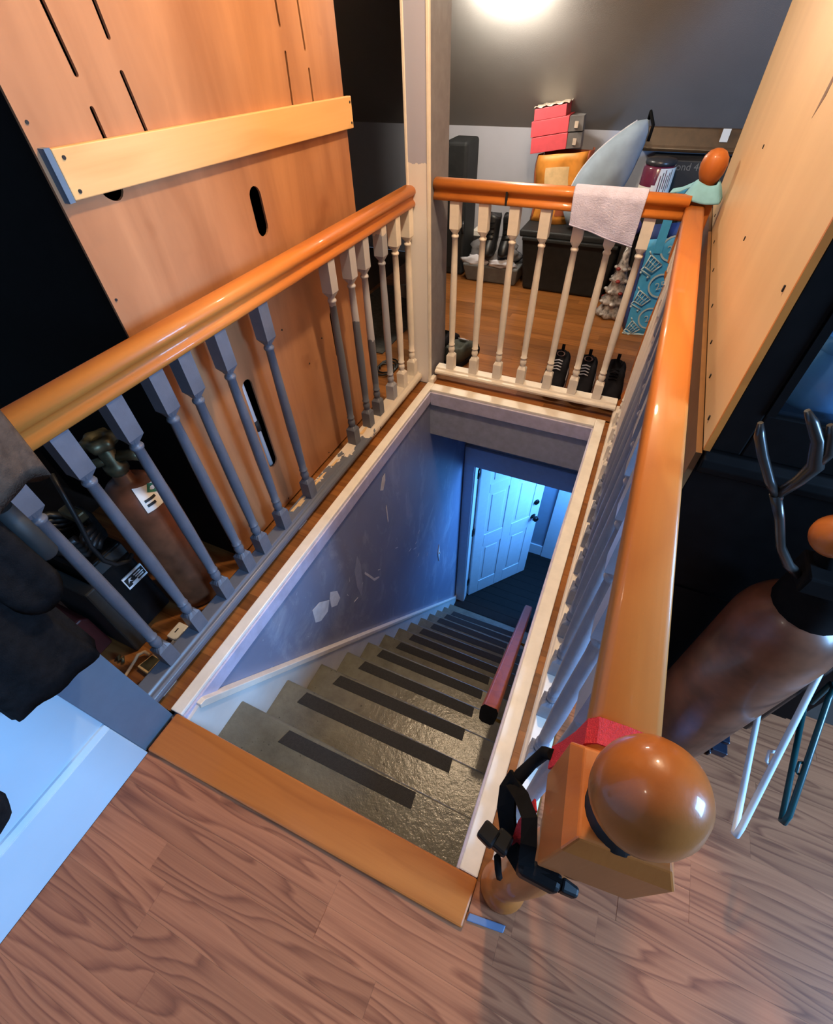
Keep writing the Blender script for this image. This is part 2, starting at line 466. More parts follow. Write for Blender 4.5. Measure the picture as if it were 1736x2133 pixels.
while y < 1.82:
    plank(0.862, 0.955, y, PW, 'hardwood'); plank(-0.9, -0.037, y, PW, 'hardwood'); y += PW
rows(1.812, 3.58, -0.9, 1.2, 'hardwood', (0.7, 0.9, 0.5), 9)
rows(0.64, 1.80, 0.955, 1.0, 'hardwood', (0.045,), 9)

# threshold board at the head of the stair
th = put('trim_1', MB().hexa([(-0.012, -0.104, 0.0), (0.858, -0.09, 0.0), (0.862, -0.001, 0.0), (-0.01, -0.001, 0.0)],
                             [(-0.012, -0.104, 0.013), (0.858, -0.09, 0.013), (0.862, -0.001, 0.013), (-0.01, -0.001, 0.013)]), 'threshold_wood', bevel=0.004)
struct(th, 'orange wooden threshold board at the top of the stairs')
struct(put('trim_2', box((-0.012, -0.003, -0.24), (0.83, -0.0005, 0.0)), 'stair_paint'))

# stairwell walls
struct(put('wall_stair_left', box((-0.08, -0.02, LOW), (0.0, 2.42, -0.012)), 'stairwell_paint'), 'scuffed blue grey wall of the stairwell')
struct(put('wall_stair_right', box((0.822, -0.02, LOW), (0.90, 2.42, -0.012)), 'grey_fascia'))
struct(put('wall_stair_header', box((0.0, 1.755, -0.273), (0.822, 2.42, -0.012)), 'grey_fascia'))
struct(put('wall_under_threshold', box((-0.05, -0.10, LOW), (0.87, -0.02, -0.02)), 'grey_fascia'))
# caps and fascia boards round the opening
struct(put('trim_3', box((-0.036, 0.0, -0.004), (0.003, 1.812, 0.010)), 'white_trim', bevel=0.003), 'white cap moulding along the left stairwell edge')
struct(put('trim_4', box((0.8185, -0.0, -0.004), (0.861, 1.812, 0.010)), 'white_trim', bevel=0.003), 'white cap moulding along the right stairwell edge')
struct(put('trim_5', box((0.003, 1.752, -0.004), (0.8185, 1.812, 0.010)), 'white_trim', bevel=0.003), 'white cap moulding along the far stairwell edge')
struct(put('trim_6', box((0.0, 0.0, -0.062), (0.009, 1.752, -0.004)), 'lavender_fascia', bevel=0.002))
struct(put('trim_7', box((0.009, 1.743, -0.077), (0.815, 1.755, -0.004)), 'lavender_fascia', bevel=0.002))
struct(put('trim_8', box((0.812, 0.0, -0.05), (0.822, 1.752, -0.004)), 'lavender_fascia', bevel=0.002))
# skirt board with cream top edge
sk = struct(put('trim_9', MB().prism([(0.0, -0.02), (0.05, -0.012), (2.352, -2.835), (2.40, -2.86), (2.40, LOW), (2.25, LOW), (0.0, -0.55)], 0, 0.0, 0.019), 'skirt_white'), 'white skirt board stepping down the left stairwell wall')
put('skirt_edge', MB().prism([(0.045, -0.006), (0.064, -0.010), (2.352, -2.826), (2.352, -2.845), (0.04, -0.02)], 0, 0.0, 0.025), 'cream_paint', sk, bevel=0.002)

# stairs
stair = thing('staircase', 'grey painted wooden stairs with black grip strips leading down', 'stairs', (0.41, 0.1, LOW)); stair['kind'] = 'structure'
RISE, RUN, Y0 = 0.2095, 0.1718, 0.138
for k in range(13):
    yn = Y0 + RUN * k; z = -RISE * (k + 1)
    yb_ = yn - RUN - 0.01 if k else -0.001
    t = MB().prism([(yb_, z), (yn - 0.006, z), (yn, z - 0.005), (yn, z - 0.02), (yn - 0.006, z - 0.028), (yb_, z - 0.028)], 0, 0.019, 0.8215)
    tr = put('tread', t, 'stair_paint', stair, bevel=0.002)
    r_ = put('riser', box((0.019, yn - 0.034, z - RISE), (0.8215, yn - 0.016, z - 0.027)), 'stair_paint', stair)
    if k < 12:
        xa, xb = (0.203, 0.652) if k == 0 else (0.11 + R.uniform(-0.012, 0.012), 0.70 + R.uniform(-0.01, 0.01))
        wdt = 0.046 if k else 0.043
        sk_ = R.uniform(-0.004, 0.004)
        put('grip_strip', MB().hexa([(xa, yn - 0.056 + sk_, z), (xb, yn - 0.052 - sk_, z), (xb - 0.004, yn - 0.052 - sk_ + wdt, z), (xa + 0.014, yn - 0.056 + sk_ + wdt, z)],
                                    [(xa, yn - 0.056 + sk_, z + 0.0016), (xb, yn - 0.052 - sk_, z + 0.0016), (xb - 0.004, yn - 0.052 - sk_ + wdt, z + 0.0016), (xa + 0.014, yn - 0.056 + sk_ + wdt, z + 0.0016)]), 'grip_tape', tr)

# patches of bare plaster and scrapes on the stairwell wall
def wall_patch(poly, th_=0.0012, mat='bare_plaster'):
    put('paint_chip', MB().prism(poly, 0, 0.0, th_), mat, bpy.data.objects['wall_stair_left'])
wall_patch([(0.545, -0.385), (0.552, -0.30), (0.60, -0.312), (0.655, -0.375), (0.628, -0.425), (0.575, -0.42)])
wall_patch([(0.66, -0.372), (0.675, -0.342), (0.715, -0.39), (0.722, -0.455), (0.69, -0.47), (0.655, -0.435)])
wall_patch([(1.165, -0.185), (1.195, -0.13), (1.222, -0.125), (1.218, -0.165), (1.19, -0.205)])
wall_patch([(1.196, -0.33), (1.206, -0.32), (1.208, -0.44), (1.199, -0.445)])
wall_patch([(0.86, -0.43), (0.90, -0.36), (0.915, -0.45), (0.90, -0.60), (0.872, -0.66), (0.853, -0.55)], 0.0006, 'grey_fascia')
wall_patch([(0.93, -0.545), (0.955, -0.60), (1.00, -0.70), (1.05, -0.735), (1.05, -0.725), (1.005, -0.682), (0.962, -0.588), (0.937, -0.535)])
for _k in range(12):
    yy_ = R.uniform(0.75, 1.7); zz_ = -0.5 - (yy_ - 0.75) * 0.75 + R.uniform(-0.15, 0.2); l = R.uniform(0.01, 0.05); a = R.uniform(-1.4, 1.4)
    dy, dz = math.cos(a) * l, math.sin(a) * l
    wall_patch([(yy_, zz_), (yy_ + 0.003, zz_ + 0.004), (yy_ + dy, zz_ + dz), (yy_ + dy - 0.002, zz_ + dz - 0.003)])
# light switch plate low on that wall
sw = thing('switch_plate', 'small white diamond-shaped switch plate on the blue stairwell wall', 'switch', (0.0, 1.905, -1.535))
put('plate', MB().prism([(1.885, -1.52), (1.905, -1.43), (1.925, -1.56), (1.905, -1.645)], 0, 0.0, 0.006), 'ink_white', sw, bevel=0.002)
put('toggle', box((0.006, 1.902, -1.545), (0.014, 1.908, -1.525)), 'label_white', sw)

# lower hall
struct(put('floor_landing', box((-0.05, 2.10, LOW - 0.1), (0.87, 2.42, LOW)).box((-0.9, 2.42, LOW - 0.1), (1.8, 3.6, LOW)), 'landing_floor'))
lf = bpy.data.objects['floor_landing']
for k in range(-3, 10):
    put('plank', box((-0.6 if k >= 0 else 0.02, 2.42 + k * 0.095, LOW), (1.6 if k >= 0 else 0.82, 2.42 + k * 0.095 + 0.0935, LOW + 0.004)), 'landing_floor', lf, bevel=0.001)
dw = MB(); dw.box((-0.08, 2.42, LOW), (0.085, 2.50, -0.273)); dw.box((0.822, 2.42, LOW), (1.8, 2.50, -0.273)); dw.box((0.085, 2.42, -1.0), (0.822, 2.50, -0.273))
struct(put('wall_doorway', dw, 'lower_wall'), 'blue lit wall round the doorway at the bottom of the stairs')
struct(put('wall_lower_back', box((-0.9, 3.34, LOW), (1.8, 3.44, -0.4)), 'lower_wall'))
struct(put('wall_lower_left', box((-0.9, 2.50, LOW), (-0.8, 3.34, -0.4)), 'lower_wall'))
struct(put('ceiling_lower', box((-0.9, 2.50, -0.45), (1.8, 3.44, -0.4)), 'lower_wall'))
struct(put('baseboard_lower', box((-0.8, 3.325, LOW), (0.70, 3.34, LOW + 0.16)), 'door_white', bevel=0.004))
struct(put('trim_10', box((0.70, 3.318, LOW), (0.83, 3.34, -0.6)), 'door_white', bevel=0.004), 'white upright trim on the back wall of the lower hall')
# door casing
struct(put('trim_11', box((0.004, 2.398, LOW), (0.088, 2.42, -0.93)), 'casing_paint', bevel=0.004), 'left casing of the doorway below')
struct(put('trim_12', box((0.004, 2.396, -1.02), (0.822, 2.42, -0.845)), 'casing_paint', bevel=0.004), 'top casing of the doorway below')
struct(put('trim_13', box((0.080, 2.405, LOW), (0.098, 2.52, -0.98)), 'door_white', bevel=0.003))
# open panelled door
ang = math.radians(50.5); dv = Vector((math.cos(ang), math.sin(ang), 0)); dn = Vector((math.sin(ang), -math.cos(ang), 0))
HX, HY = 0.108, 2.50; DW_, DZ0, DZ1 = 0.72, LOW + 0.012, -1.0
door = thing('door_1', 'white panelled door standing half open at the stair foot', 'door', (HX, HY, LOW)); door['kind'] = 'structure'
def dpt(u, t, z): p = Vector((HX, HY, 0)) + dv * u + dn * t; return (p.x, p.y, z)
def dbox(u0, u1, z0, z1, t0, t1):
    return MB().hexa([dpt(u0, t0, z0), dpt(u1, t0, z0), dpt(u1, t1, z0), dpt(u0, t1, z0)], [dpt(u0, t0, z1), dpt(u1, t0, z1), dpt(u1, t1, z1), dpt(u0, t1, z1)])
H = DZ1 - DZ0
put('leaf', dbox(0.02, DW_ - 0.02, DZ0 + 0.02, DZ1 - 0.02, -0.012, 0.012), 'door_white', door)
stiles = [(0, 0.105), (DW_/2 - 0.05, DW_/2 + 0.05), (DW_ - 0.105, DW_)]
for u0, u1 in stiles: put('stile', dbox(u0, u1, DZ0, DZ1, -0.018, 0.018), 'door_white', door, bevel=0.004)
for z0, z1 in ((0, 0.20), (0.78, 0.95), (1.50, 1.60), (H - 0.11, H)):
    for (a0, a1) in ((0.105, DW_/2 - 0.05), (DW_/2 + 0.05, DW_ - 0.105)):
        put('rail', dbox(a0, a1, DZ0 + z0, DZ0 + z1, -0.018, 0.018), 'door_white', door, bevel=0.004)
for z0, z1 in ((0.20, 0.78), (0.95, 1.50), (1.60, H - 0.11)):
    for (a0, a1) in ((0.105, DW_/2 - 0.05), (DW_/2 + 0.05, DW_ - 0.105)):
        put('panel', dbox(a0 + 0.035, a1 - 0.035, DZ0 + z0 + 0.035, DZ0 + z1 - 0.035, -0.016, 0.0165), 'door_white', door, bevel=0.006)
kn = put('knob', MB().tube([dpt(DW_ - 0.06, 0.018, DZ0 + 0.93), dpt(DW_ - 0.06, 0.035, DZ0 + 0.93), dpt(DW_ - 0.06, 0.05, DZ0 + 0.93), dpt(DW_ - 0.06, 0.075, DZ0 + 0.93)], [0.032, 0.014, 0.03, 0.024], 14), 'black_metal', door)
put('deadbolt', MB().tube([dpt(DW_ - 0.06, 0.018, DZ0 + 1.13), dpt(DW_ - 0.06, 0.034, DZ0 + 1.13)], [0.03, 0.026], 14), 'black_metal', door)
for z in (0.2, 1.0, 1.72):
    put('hinge', MB().tube([(HX - 0.008, HY - 0.02, DZ0 + z), (HX - 0.008, HY - 0.02, DZ0 + z + 0.09)], 0.011, 8), 'black_metal', door)

# wall handrail in the stairwell
hr = thing('wall_handrail', 'reddish brown varnished handrail on brackets along the stair wall', 'handrail', (0.78, 0.4, -0.13))
pa, pb = Vector((0.771, 0.392, -0.128)), Vector((0.771, 1.60, -1.395))
prof = [(-0.022, -0.024), (-0.026, -0.004), (-0.026, 0.012), (-0.019, 0.022), (0.019, 0.022), (0.026, 0.012), (0.026, -0.004), (0.022, -0.024), (0.012, -0.03), (-0.012, -0.03)]
upv = Vector((0, (pa.z - pb.z), (pb.y - pa.y))).normalized()
put('grip', MB().loft([[tuple(p + Vector((u, 0, 0)) + upv * w_) for u, w_ in prof] for p in (pa, pb)], True, True, False), 'handrail_wood', hr, bevel=0.003)
tdir = (pb - pa).normalized()
put('end_cap', MB().loft([[tuple(pa - tdir * q + Vector((u * 1.02, 0, 0)) + upv * w_ * 1.02) for u, w_ in prof] for q in (0.0015, 0.0)], True, True, False), 'black_strap', hr)
for f in (0.05, 0.60):
    p = pa.lerp(pb, f) - upv * 0.028
    put('bracket', MB().tube([tuple(p), tuple(p - upv * 0.02 + Vector((0.012, 0, 0))), (0.818, p.y, p.z - 0.05)], 0.007, 8).ball((0.818, p.y, p.z - 0.05), 0.02, 12, 8, 0.25, 1, 1.6), 'brass', hr)

# near left wall, baseboard, blue jamb board
struct(put('wall_left', box((-0.13, -2.6, 0.0), (-0.026, -0.107, 2.3)), 'wall_white'), 'pale wall on the left lit by daylight')
bb = struct(put('baseboard_left', box((-0.026, -2.6, 0.0), (-0.012, -0.1075, 0.193)), 'wall_white', bevel=0.002), 'white baseboard below the pale left wall')
put('cap_bead', MB().prism([(-0.026, 0.193), (-0.014, 0.193), (-0.020, 0.206), (-0.026, 0.206)], 1, -2.6, -0.1075), 'wall_white', bb)
struct(put('trim_14', box((-0.13, -0.107, 0.0), (-0.020, -0.008, 2.3)), 'jamb_blue', bevel=0.002), 'blue grey painted board on the end of the left wall')

# attic shell: knee wall, sloped ceiling, flat ceiling
KY, KZ, SL = 3.6, 0.81, 0.95
zt = 2.3; yt = KY - (zt - KZ) / SL
struct(put('wall_knee', box((-1.6, KY, 0.0), (2.6, KY + 0.08, KZ + 0.02)), 'knee_grey'), 'low grey knee wall behind the storage')
struct(put('ceiling_slope', MB().prism([(KY + 0.1, KZ - 0.1 * SL), (yt, zt), (yt, zt + 0.1), (KY + 0.2, KZ)], 0, -1.6, 2.6), 'ceiling_grey'), 'dark grey sloping attic ceiling')
struct(put('ceiling', box((-1.6, -2.6, zt), (2.6, yt + 0.02, zt + 0.08)), 'ceiling_grey'))
struct(put('wall_far_left', box((-1.68, -0.1, 0), (-1.6, 3.68, 2.35)), 'ceiling_grey'))

# corner post
post = thing('corner_post', 'painted square post rising from the stairwell corner to the ceiling', 'post', (-0.075, 1.9, 0)); post['kind'] = 'structure'
put('core', box((-0.118, 1.827, 0), (-0.026, 2.02, 2.3)), 'post_grey', post)
put('front_board', box((-0.112, 1.816, 0.0), (-0.032, 1.827, 2.3)), 'post_front_paint', post, bevel=0.001)
put('edge_strip', box((-0.122, 1.813, 0.0), (-0.112, 1.83, 2.3)), 'cream_paint', post, bevel=0.002)
put('edge_strip', box((-0.034, 1.813, 0.0), (-0.022, 1.83, 2.3)), 'cream_paint', post, bevel=0.002)
put('foot_block', box((-0.036, 1.812, 0.0), (-0.006, 1.86, 0.03)), 'cream_paint', post, bevel=0.004)

# ================================================================== RAILINGS
def baluster_mesh(name, h, bl=0.072, tl=0.105, hw=0.0195):
    mb = MB(); n = 16
    def sq(z, w_):
        pts = []
        for i in range(n):
            a = 2 * math.pi * i / n; c, s_ = math.cos(a), math.sin(a); m_ = max(abs(c), abs(s_))
            pts.append((c / m_ * w_, s_ / m_ * w_, z))
        return pts
    def ci(z, r): return [(r * math.cos(2*math.pi*i/n), r * math.sin(2*math.pi*i/n), z) for i in range(n)]
    flat1 = [sq(0, hw), sq(bl, hw)]; cham1 = [sq(bl, hw), ci(bl + 0.014, 0.0135)]
    turned = [ci(bl + 0.014, 0.0125), ci(bl + 0.017, 0.0112), ci(bl + 0.023, 0.0142), ci(bl + 0.031, 0.0158), ci(bl + 0.040, 0.0145), ci(bl + 0.048, 0.0115), ci(bl + 0.050, 0.0104),
             ci(bl + 0.0515, 0.0145), ci(bl + 0.055, 0.0155), ci(bl + 0.0585, 0.0145), ci(bl + 0.060, 0.0128), ci(bl + 0.10, 0.0138), ci(bl + 0.24, 0.0158), ci(bl + 0.36, 0.0145), ci(h - tl - 0.10, 0.0130), ci(h - tl - 0.032, 0.0118),
             ci(h - tl - 0.030, 0.0142), ci(h - tl - 0.0255, 0.0155), ci(h - tl - 0.021, 0.0142), ci(h - tl - 0.019, 0.0112), ci(h - tl - 0.012, 0.0125)]
    cham2 = [ci(h - tl - 0.012, 0.0135), sq(h - tl + 0.004, hw)]; flat2 = [sq(h - tl + 0.004, hw), sq(h, hw)]
    mb.loft(flat1, False, True, False).loft(cham1, False, True, False).loft(turned, False, True, True).loft(cham2, False, True, False).loft(flat2, False, True, False)
    m0 = len(mb.v) - n
    mb.f.append(tuple(range(n))[::-1]); mb.smooth.append(False); mb.f.append(tuple(range(m0, m0 + n))); mb.smooth.append(False)
    return mb.mesh(name)

def rail_profile():
    half = [(0.0, 0.0), (0.0255, 0.0), (0.0275, 0.003), (0.028, 0.009), (0.0265, 0.014), (0.0225, 0.018), (0.0195, 0.0225), (0.0185, 0.028), (0.0195, 0.033), (0.0235, 0.0375), (0.0285, 0.0415), (0.0308, 0.047), (0.0308, 0.053), (0.0285, 0.059), (0.0235, 0.0645), (0.016, 0.0682), (0.008, 0.0697), (0.0, 0.070)]
    return half + [(-x, z) for x, z in half[-2:0:-1]]

# --- left railing
RL = thing('stair_railing', 'orange wood handrail with grey and white balusters along the left stairwell edge', 'railing', (-0.109, 0.9, 0))
XL = -0.109; ZB = 0.058; ZT = 0.785
put('handrail', MB().prism([(XL - 0.004 + u, ZT + w_) for u, w_ in rail_profile()], 1, -0.008, 1.826, True), 'rail_wood_y', RL)
sh = MB().prism([(-0.142, 0.016), (-0.142, 0.05), (-0.135, ZB), (-0.092, ZB), (-0.086, 0.05), (-0.078, 0.05), (-0.071, 0.044), (-0.069, 0.034), (-0.072, 0.02), (-0.08, 0.014)], 1, -0.004, 1.815, False)
put('bottom_rail', sh, 'shoe_rail_paint', RL, bevel=0.002)
for yb0 in (0.02, 0.7, 1.72): put('rail_block', box((-0.13, yb0, 0.0), (-0.085, yb0 + 0.05, 0.018)), 'cream_paint', RL)
yb = [0.11, 0.227, 0.354, 0.467, 0.554, 0.677, 0.85, 1.205, 1.339, 1.437, 1.579, 1.699, 1.82]
bmesh_l = {}
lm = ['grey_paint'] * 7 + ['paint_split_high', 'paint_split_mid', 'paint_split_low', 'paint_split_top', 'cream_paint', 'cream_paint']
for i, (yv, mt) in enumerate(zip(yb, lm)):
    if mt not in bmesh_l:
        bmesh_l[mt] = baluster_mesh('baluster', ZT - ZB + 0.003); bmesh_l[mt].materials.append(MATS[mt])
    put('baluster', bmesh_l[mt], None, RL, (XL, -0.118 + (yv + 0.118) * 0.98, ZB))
for k in range(9):   # bare splintered wood where balusters were knocked out
    y0 = R.uniform(0.72, 1.30); x0 = R.uniform(-0.138, -0.112); l = R.uniform(0.03, 0.11)
    put('splinter', MB().hexa([(x0, y0, ZB - 0.001), (x0 + 0.012, y0 + 0.004, ZB - 0.001), (x0 + 0.010, y0 + l, ZB - 0.001), (x0 + 0.002, y0 + l * 0.9, ZB - 0.001)],
        [(x0, y0, ZB + 0.002), (x0 + 0.012, y0 + 0.004, ZB + 0.003), (x0 + 0.010, y0 + l, ZB + 0.001), (x0 + 0.002, y0 + l * 0.9, ZB + 0.001)]), 'splinter', RL)

# --- back railing
RB = thing('landing_railing', 'short orange handrail with seven cream balusters across the far stairwell end', 'railing', (0.4, 1.883, 0))
YB = 1.883; ZTB = 0.803; ZBB = 0.074
put('handrail', MB().prism([(YB + u, ZTB + w_) for u, w_ in rail_profile()], 0, -0.024, 0.895, True), 'rail_wood_x', RB)
put('bottom_rail', MB().prism([(YB - 0.036, 0.046), (YB - 0.041, 0.056), (YB - 0.036, 0.064), (YB - 0.024, 0.066), (YB - 0.02, ZBB), (YB + 0.026, ZBB), (YB + 0.03, 0.066), (YB + 0.03, 0.04), (YB - 0.03, 0.04)], 0, -0.012, 0.885), 'cream_paint', RB, bevel=0.002)
put('rail_scar', box((0.27, YB - 0.0315, ZTB + 0.001), (0.277, YB - 0.022, ZTB + 0.046)), 'ink_black', RB)
bmb = baluster_mesh('baluster', ZTB - ZBB + 0.003); bmb.materials.append(MATS['cream_paint'])
for xv in (0.039, 0.164, 0.291, 0.414, 0.546, 0.67, 0.788):
    put('baluster', bmb, None, RB, (0.8057 + (xv - 0.8057) * 0.968, YB, ZBB))

# --- right railing with both newels
RR = thing('newel_railing', 'wide orange handrail with blue grey balusters along the right stairwell edge', 'railing', (0.917, 0.9, 0))
XR = 0.915; ZTR = 0.79
put('handrail', MB().prism([(XR - 0.027, ZTR), (XR - 0.0305, ZTR + 0.03), (XR - 0.0305, ZTR + 0.046), (XR - 0.0275, ZTR + 0.053), (XR - 0.022, ZTR + 0.056), (XR + 0.022, ZTR + 0.056), (XR + 0.0275, ZTR + 0.053), (XR + 0.0305, ZTR + 0.046), (XR + 0.0305, ZTR + 0.03), (XR + 0.027, ZTR)], 1, 0.035, 1.90, True), 'rail_wood_y', RR)
put('bottom_rail', MB().prism([(0.880, 0.012), (0.879, 0.03), (0.882, 0.042), (0.887, 0.045), (0.890, 0.052), (0.94, 0.052), (0.946, 0.042), (0.946, 0.012)], 1, 0.04, 1.885), 'cream_paint', RR, bevel=0.002)
bmr = baluster_mesh('baluster', ZTR - 0.052 + 0.003); bmr.materials.append(MATS['pale_grey_paint'])
bmr2 = baluster_mesh('baluster', ZTR - 0.052 + 0.003); bmr2.materials.append(MATS['cream_paint'])
for k in range(14):
    yk = 0.150 + k * 0.1215
    put('baluster', bmr2 if k > 9 else bmr, None, RR, (XR - 0.006, yk, 0.052))
# near newel
NX, NY = 0.914, 0.010
nw = put('newel_post', MB().lathe([(0.047, 0.0), (0.047, 0.035), (0.042, 0.045), (0.044, 0.06), (0.036, 0.075), (0.030, 0.10), (0.034, 0.22), (0.036, 0.40), (0.028, 0.62), (0.027, 0.68), (0.036, 0.695), (0.036, 0.715), (0.028, 0.73)], (NX, NY, 0), 28), 'newel_wood', RR)
hb = 0.041
rot_n = math.radians(6)
def nsq(z, h):
    c, s_ = math.cos(rot_n), math.sin(rot_n)
    return [(NX + c*a*h - s_*b_*h, NY + s_*a*h + c*b_*h, z) for a, b_ in ((-1,-1),(1,-1),(1,1),(-1,1))]
put('newel_block', MB().loft([nsq(0.725, 0.032), nsq(0.738, hb), nsq(0.848, hb), nsq(0.868, 0.033)], True, True, False), 'newel_wood', RR, bevel=0.002)
put('newel_groove', MB().lathe([(0.028, 0.866), (0.022, 0.874), (0.022, 0.892), (0.028, 0.90)], (0.911, 0.003, 0), 24), 'ink_black', RR)
put('newel_ball', MB().lathe([(0.024, 0.896), (0.0305, 0.902), (0.0345, 0.912), (0.036, 0.925), (0.0355, 0.938), (0.0325, 0.951), (0.0275, 0.961), (0.020, 0.969), (0.011, 0.974), (0.0005, 0.9755)], (0.911, 0.003, 0), 40), 'ball_wood', RR)
# far newel
FX, FY = 0.928, 1.925
put('newel_post', MB().lathe([(0.040, 0.0), (0.040, 0.05), (0.030, 0.06), (0.037, 0.085), (0.028, 0.11), (0.022, 0.13), (0.030, 0.22), (0.030, 0.45), (0.022, 0.585), (0.03, 0.60), (0.034, 0.62), (0.025, 0.64), (0.034, 0.66)], (FX, FY, 0), 24), 'newel_wood', RR)
put('newel_block', box((FX - 0.038, FY - 0.038, 0.66), (FX + 0.038, FY + 0.038, 0.865)), 'newel_wood', RR, bevel=0.004)
put('newel_ball', MB().lathe([(0.03, 0.865), (0.022, 0.878), (0.020, 0.892), (0.028, 0.905), (0.037, 0.925), (0.0405, 0.947), (0.036, 0.968), (0.024, 0.983), (0.010, 0.989), (0.0005, 0.99)], (FX, FY + 0.006, 0), 26), 'newel_wood', RR)

# ================================================================== LEFT CABINET (back panel towards the stairs)
LC = thing('tall_cabinet', 'tall black cabinet whose orange plywood back faces the left railing', 'cabinet', (-0.42, 1.02, 0))
CX0, CX1, CY0, CY1, CH = -1.10, -0.203, 0.51, 1.535, 2.0
put('side', box((CX0, CY0, 0.0), (CX1, CY0 + 0.02, CH)), 'black_lacquer', LC, bevel=0.002)
put('side', box((CX0, CY1 - 0.02, 0.0), (CX1, CY1, CH)), 'black_lacquer', LC, bevel=0.002)
put('front', box((CX0, CY0 + 0.02, 0.0), (CX0 + 0.02, CY1 - 0.02, CH)), 'black_lacquer', LC)
put('top', box((CX0, CY0 + 0.02, CH - 0.02), (CX1, CY1 - 0.02, CH)), 'black_lacquer', LC)
for zz in (0.05, 0.72, 1.1): put('shelf', box((CX0 + 0.02, CY0 + 0.02, zz), (CX1 - 0.05, CY1 - 0.02, zz + 0.02)), 'black_inside', LC)
def stadium(y0, z0, y1, z1, w_, n=8):
    a = math.atan2(z1 - z0, y1 - y0); pts = []
    for i in range(n + 1):
        t = a + math.pi / 2 - math.pi * i / n; pts.append((y1 + w_ * math.cos(t), z1 + w_ * math.sin(t)))
    for i in range(n + 1):
        t = a - math.pi / 2 - math.pi * i / n; pts.append((y0 + w_ * math.cos(t), z0 + w_ * math.sin(t)))
    return pts
slots = [(0.632, 1.42, 0.645, 1.240, 0.0045), (0.734, 1.42, 0.741, 1.283, 0.0045), (0.742, 1.235, 0.752, 1.13, 0.0045), (0.648, 1.193, 0.651, 1.12, 0.0045),
         (1.267, 1.42, 1.268, 1.290, 0.004), (1.36, 1.42, 1.365, 1.244, 0.004), (1.273, 1.241, 1.264, 1.12, 0.004), (1.370, 1.204, 1.368, 1.12, 0.004),
         (1.028, 0.978, 1.028, 0.905, 0.023), (0.786, 0.535, 0.786, 0.232, 0.022), (1.292, 0.55, 1.292, 0.40, 0.019), (0.615, 1.082, 0.622, 1.078, 0.022)]
cut = MB()
for s_ in slots: cut.prism(stadium(*s_), 0, -0.23, -0.17)
cut_o = put('cutter', cut, None)
pn = put('back_panel', box((-0.203, 0.505, 0.012), (-0.197, 1.54, 1.99)), 'plywood', LC)
md = pn.modifiers.new('slots', 'BOOLEAN'); md.object = cut_o; md.operation = 'DIFFERENCE'; md.solver = 'EXACT'
dg = bpy.context.evaluated_depsgraph_get(); dg.update()
me2 = bpy.data.meshes.new_from_object(pn.evaluated_get(dg)); pn.modifiers.clear(); pn.data = me2
bpy.data.objects.remove(cut_o)
# batten nailed across the back
bt = put('batten', MB().hexa([(-0.197, 0.524, 1.078), (-0.180, 0.524, 1.078), (-0.180, 1.556, 1.056), (-0.197, 1.556, 1.056)],
                             [(-0.197, 0.524, 1.154), (-0.180, 0.524, 1.154), (-0.180, 1.556, 1.134), (-0.197, 1.556, 1.134)]), 'pale_board', LC, bevel=0.002)
put('painted_end', MB().hexa([(-0.197, 0.512, 1.076), (-0.181, 0.512, 1.076), (-0.181, 0.5235, 1.076), (-0.197, 0.5235, 1.076)],
                             [(-0.197, 0.512, 1.156), (-0.181, 0.512, 1.156), (-0.181, 0.5235, 1.156), (-0.197, 0.5235, 1.156)]), 'jamb_blue', bt)
for yy_, zz_ in ((0.54, 1.14), (0.54, 1.09), (1.545, 1.12), (1.545, 1.07)):
    put('nail', MB().tube([(-0.1805, yy_, zz_), (-0.1785, yy_, zz_)], 0.0035, 8), 'ink_black', bt)
for yy_, zz_ in ((0.517, 1.19), (0.517, 0.9), (0.517, 0.6), (0.517, 0.3), (0.8, 0.03), (1.1, 0.03), (1.4, 0.03), (1.1, 0.45), (1.0, 0.62), (1.2, 0.5), (1.525, 0.3)):
    put('nail', MB().tube([(-0.1975, yy_, zz_), (-0.1955, yy_, zz_)], 0.003, 8), 'ink_black', LC)
# pale pipe standing inside, seen through the lower slot
pp = thing('pale_rod', 'pale metal rod seen through the lower left slot of the plywood', 'rod', (-0.222, 0.797, 0.07))
put('shaft', MB().tube([(-0.222, 0.797, 0.07), (-0.222, 0.781, 0.62)], 0.010, 12), 'door_white', pp)
put('collar', MB().tube([(-0.222, 0.790, 0.36), (-0.222, 0.788, 0.40)], 0.013, 12), 'dark_grey_plastic', pp)

# ================================================================== RIGHT HUTCH (tan back towards the railing)
HC = thing('hutch_cabinet', 'black lacquered hutch with glass side and tan back behind the right railing', 'cabinet', (1.2, 1.4, 0))
UX0, UY0, UY1 = 1.0, 0.64, 2.23
put('back_panel', box((UX0 - 0.006, UY0, 0.772), (UX0, UY1, 2.05)), 'tan_panel', HC)
put('panel_edge', box((UX0 - 0.006, UY0 - 0.006, 0.772), (UX0 + 0.004, UY0, 2.05)), 'rail_wood_y', HC)
put('base_back', box((0.985, UY0 - 0.006, 0.0), (0.995, UY1, 0.765)), 'brown_back', HC)
put('base_side', box((0.995, UY0 - 0.006, 0.03), (1.5, UY0 + 0.01, 0.74)), 'black_lacquer', HC, bevel=0.002)
put('base_rib', box((0.998, UY0 - 0.010, 0.40), (1.5, UY0 - 0.006, 0.412)), 'black_lacquer', HC)
put('base_body', box((0.996, UY0 + 0.01, 0.0), (1.5, UY1, 0.74)), 'black_lacquer', HC)
put('waist_moulding', MB().prism([(UY0 - 0.006, 0.725), (UY0 - 0.018, 0.735), (UY0 - 0.022, 0.748), (UY0 - 0.018, 0.762), (UY0 - 0.006, 0.772), (UY1, 0.772), (UY1, 0.725)], 0, 0.998, 1.52), 'black_lacquer', HC, bevel=0.002)
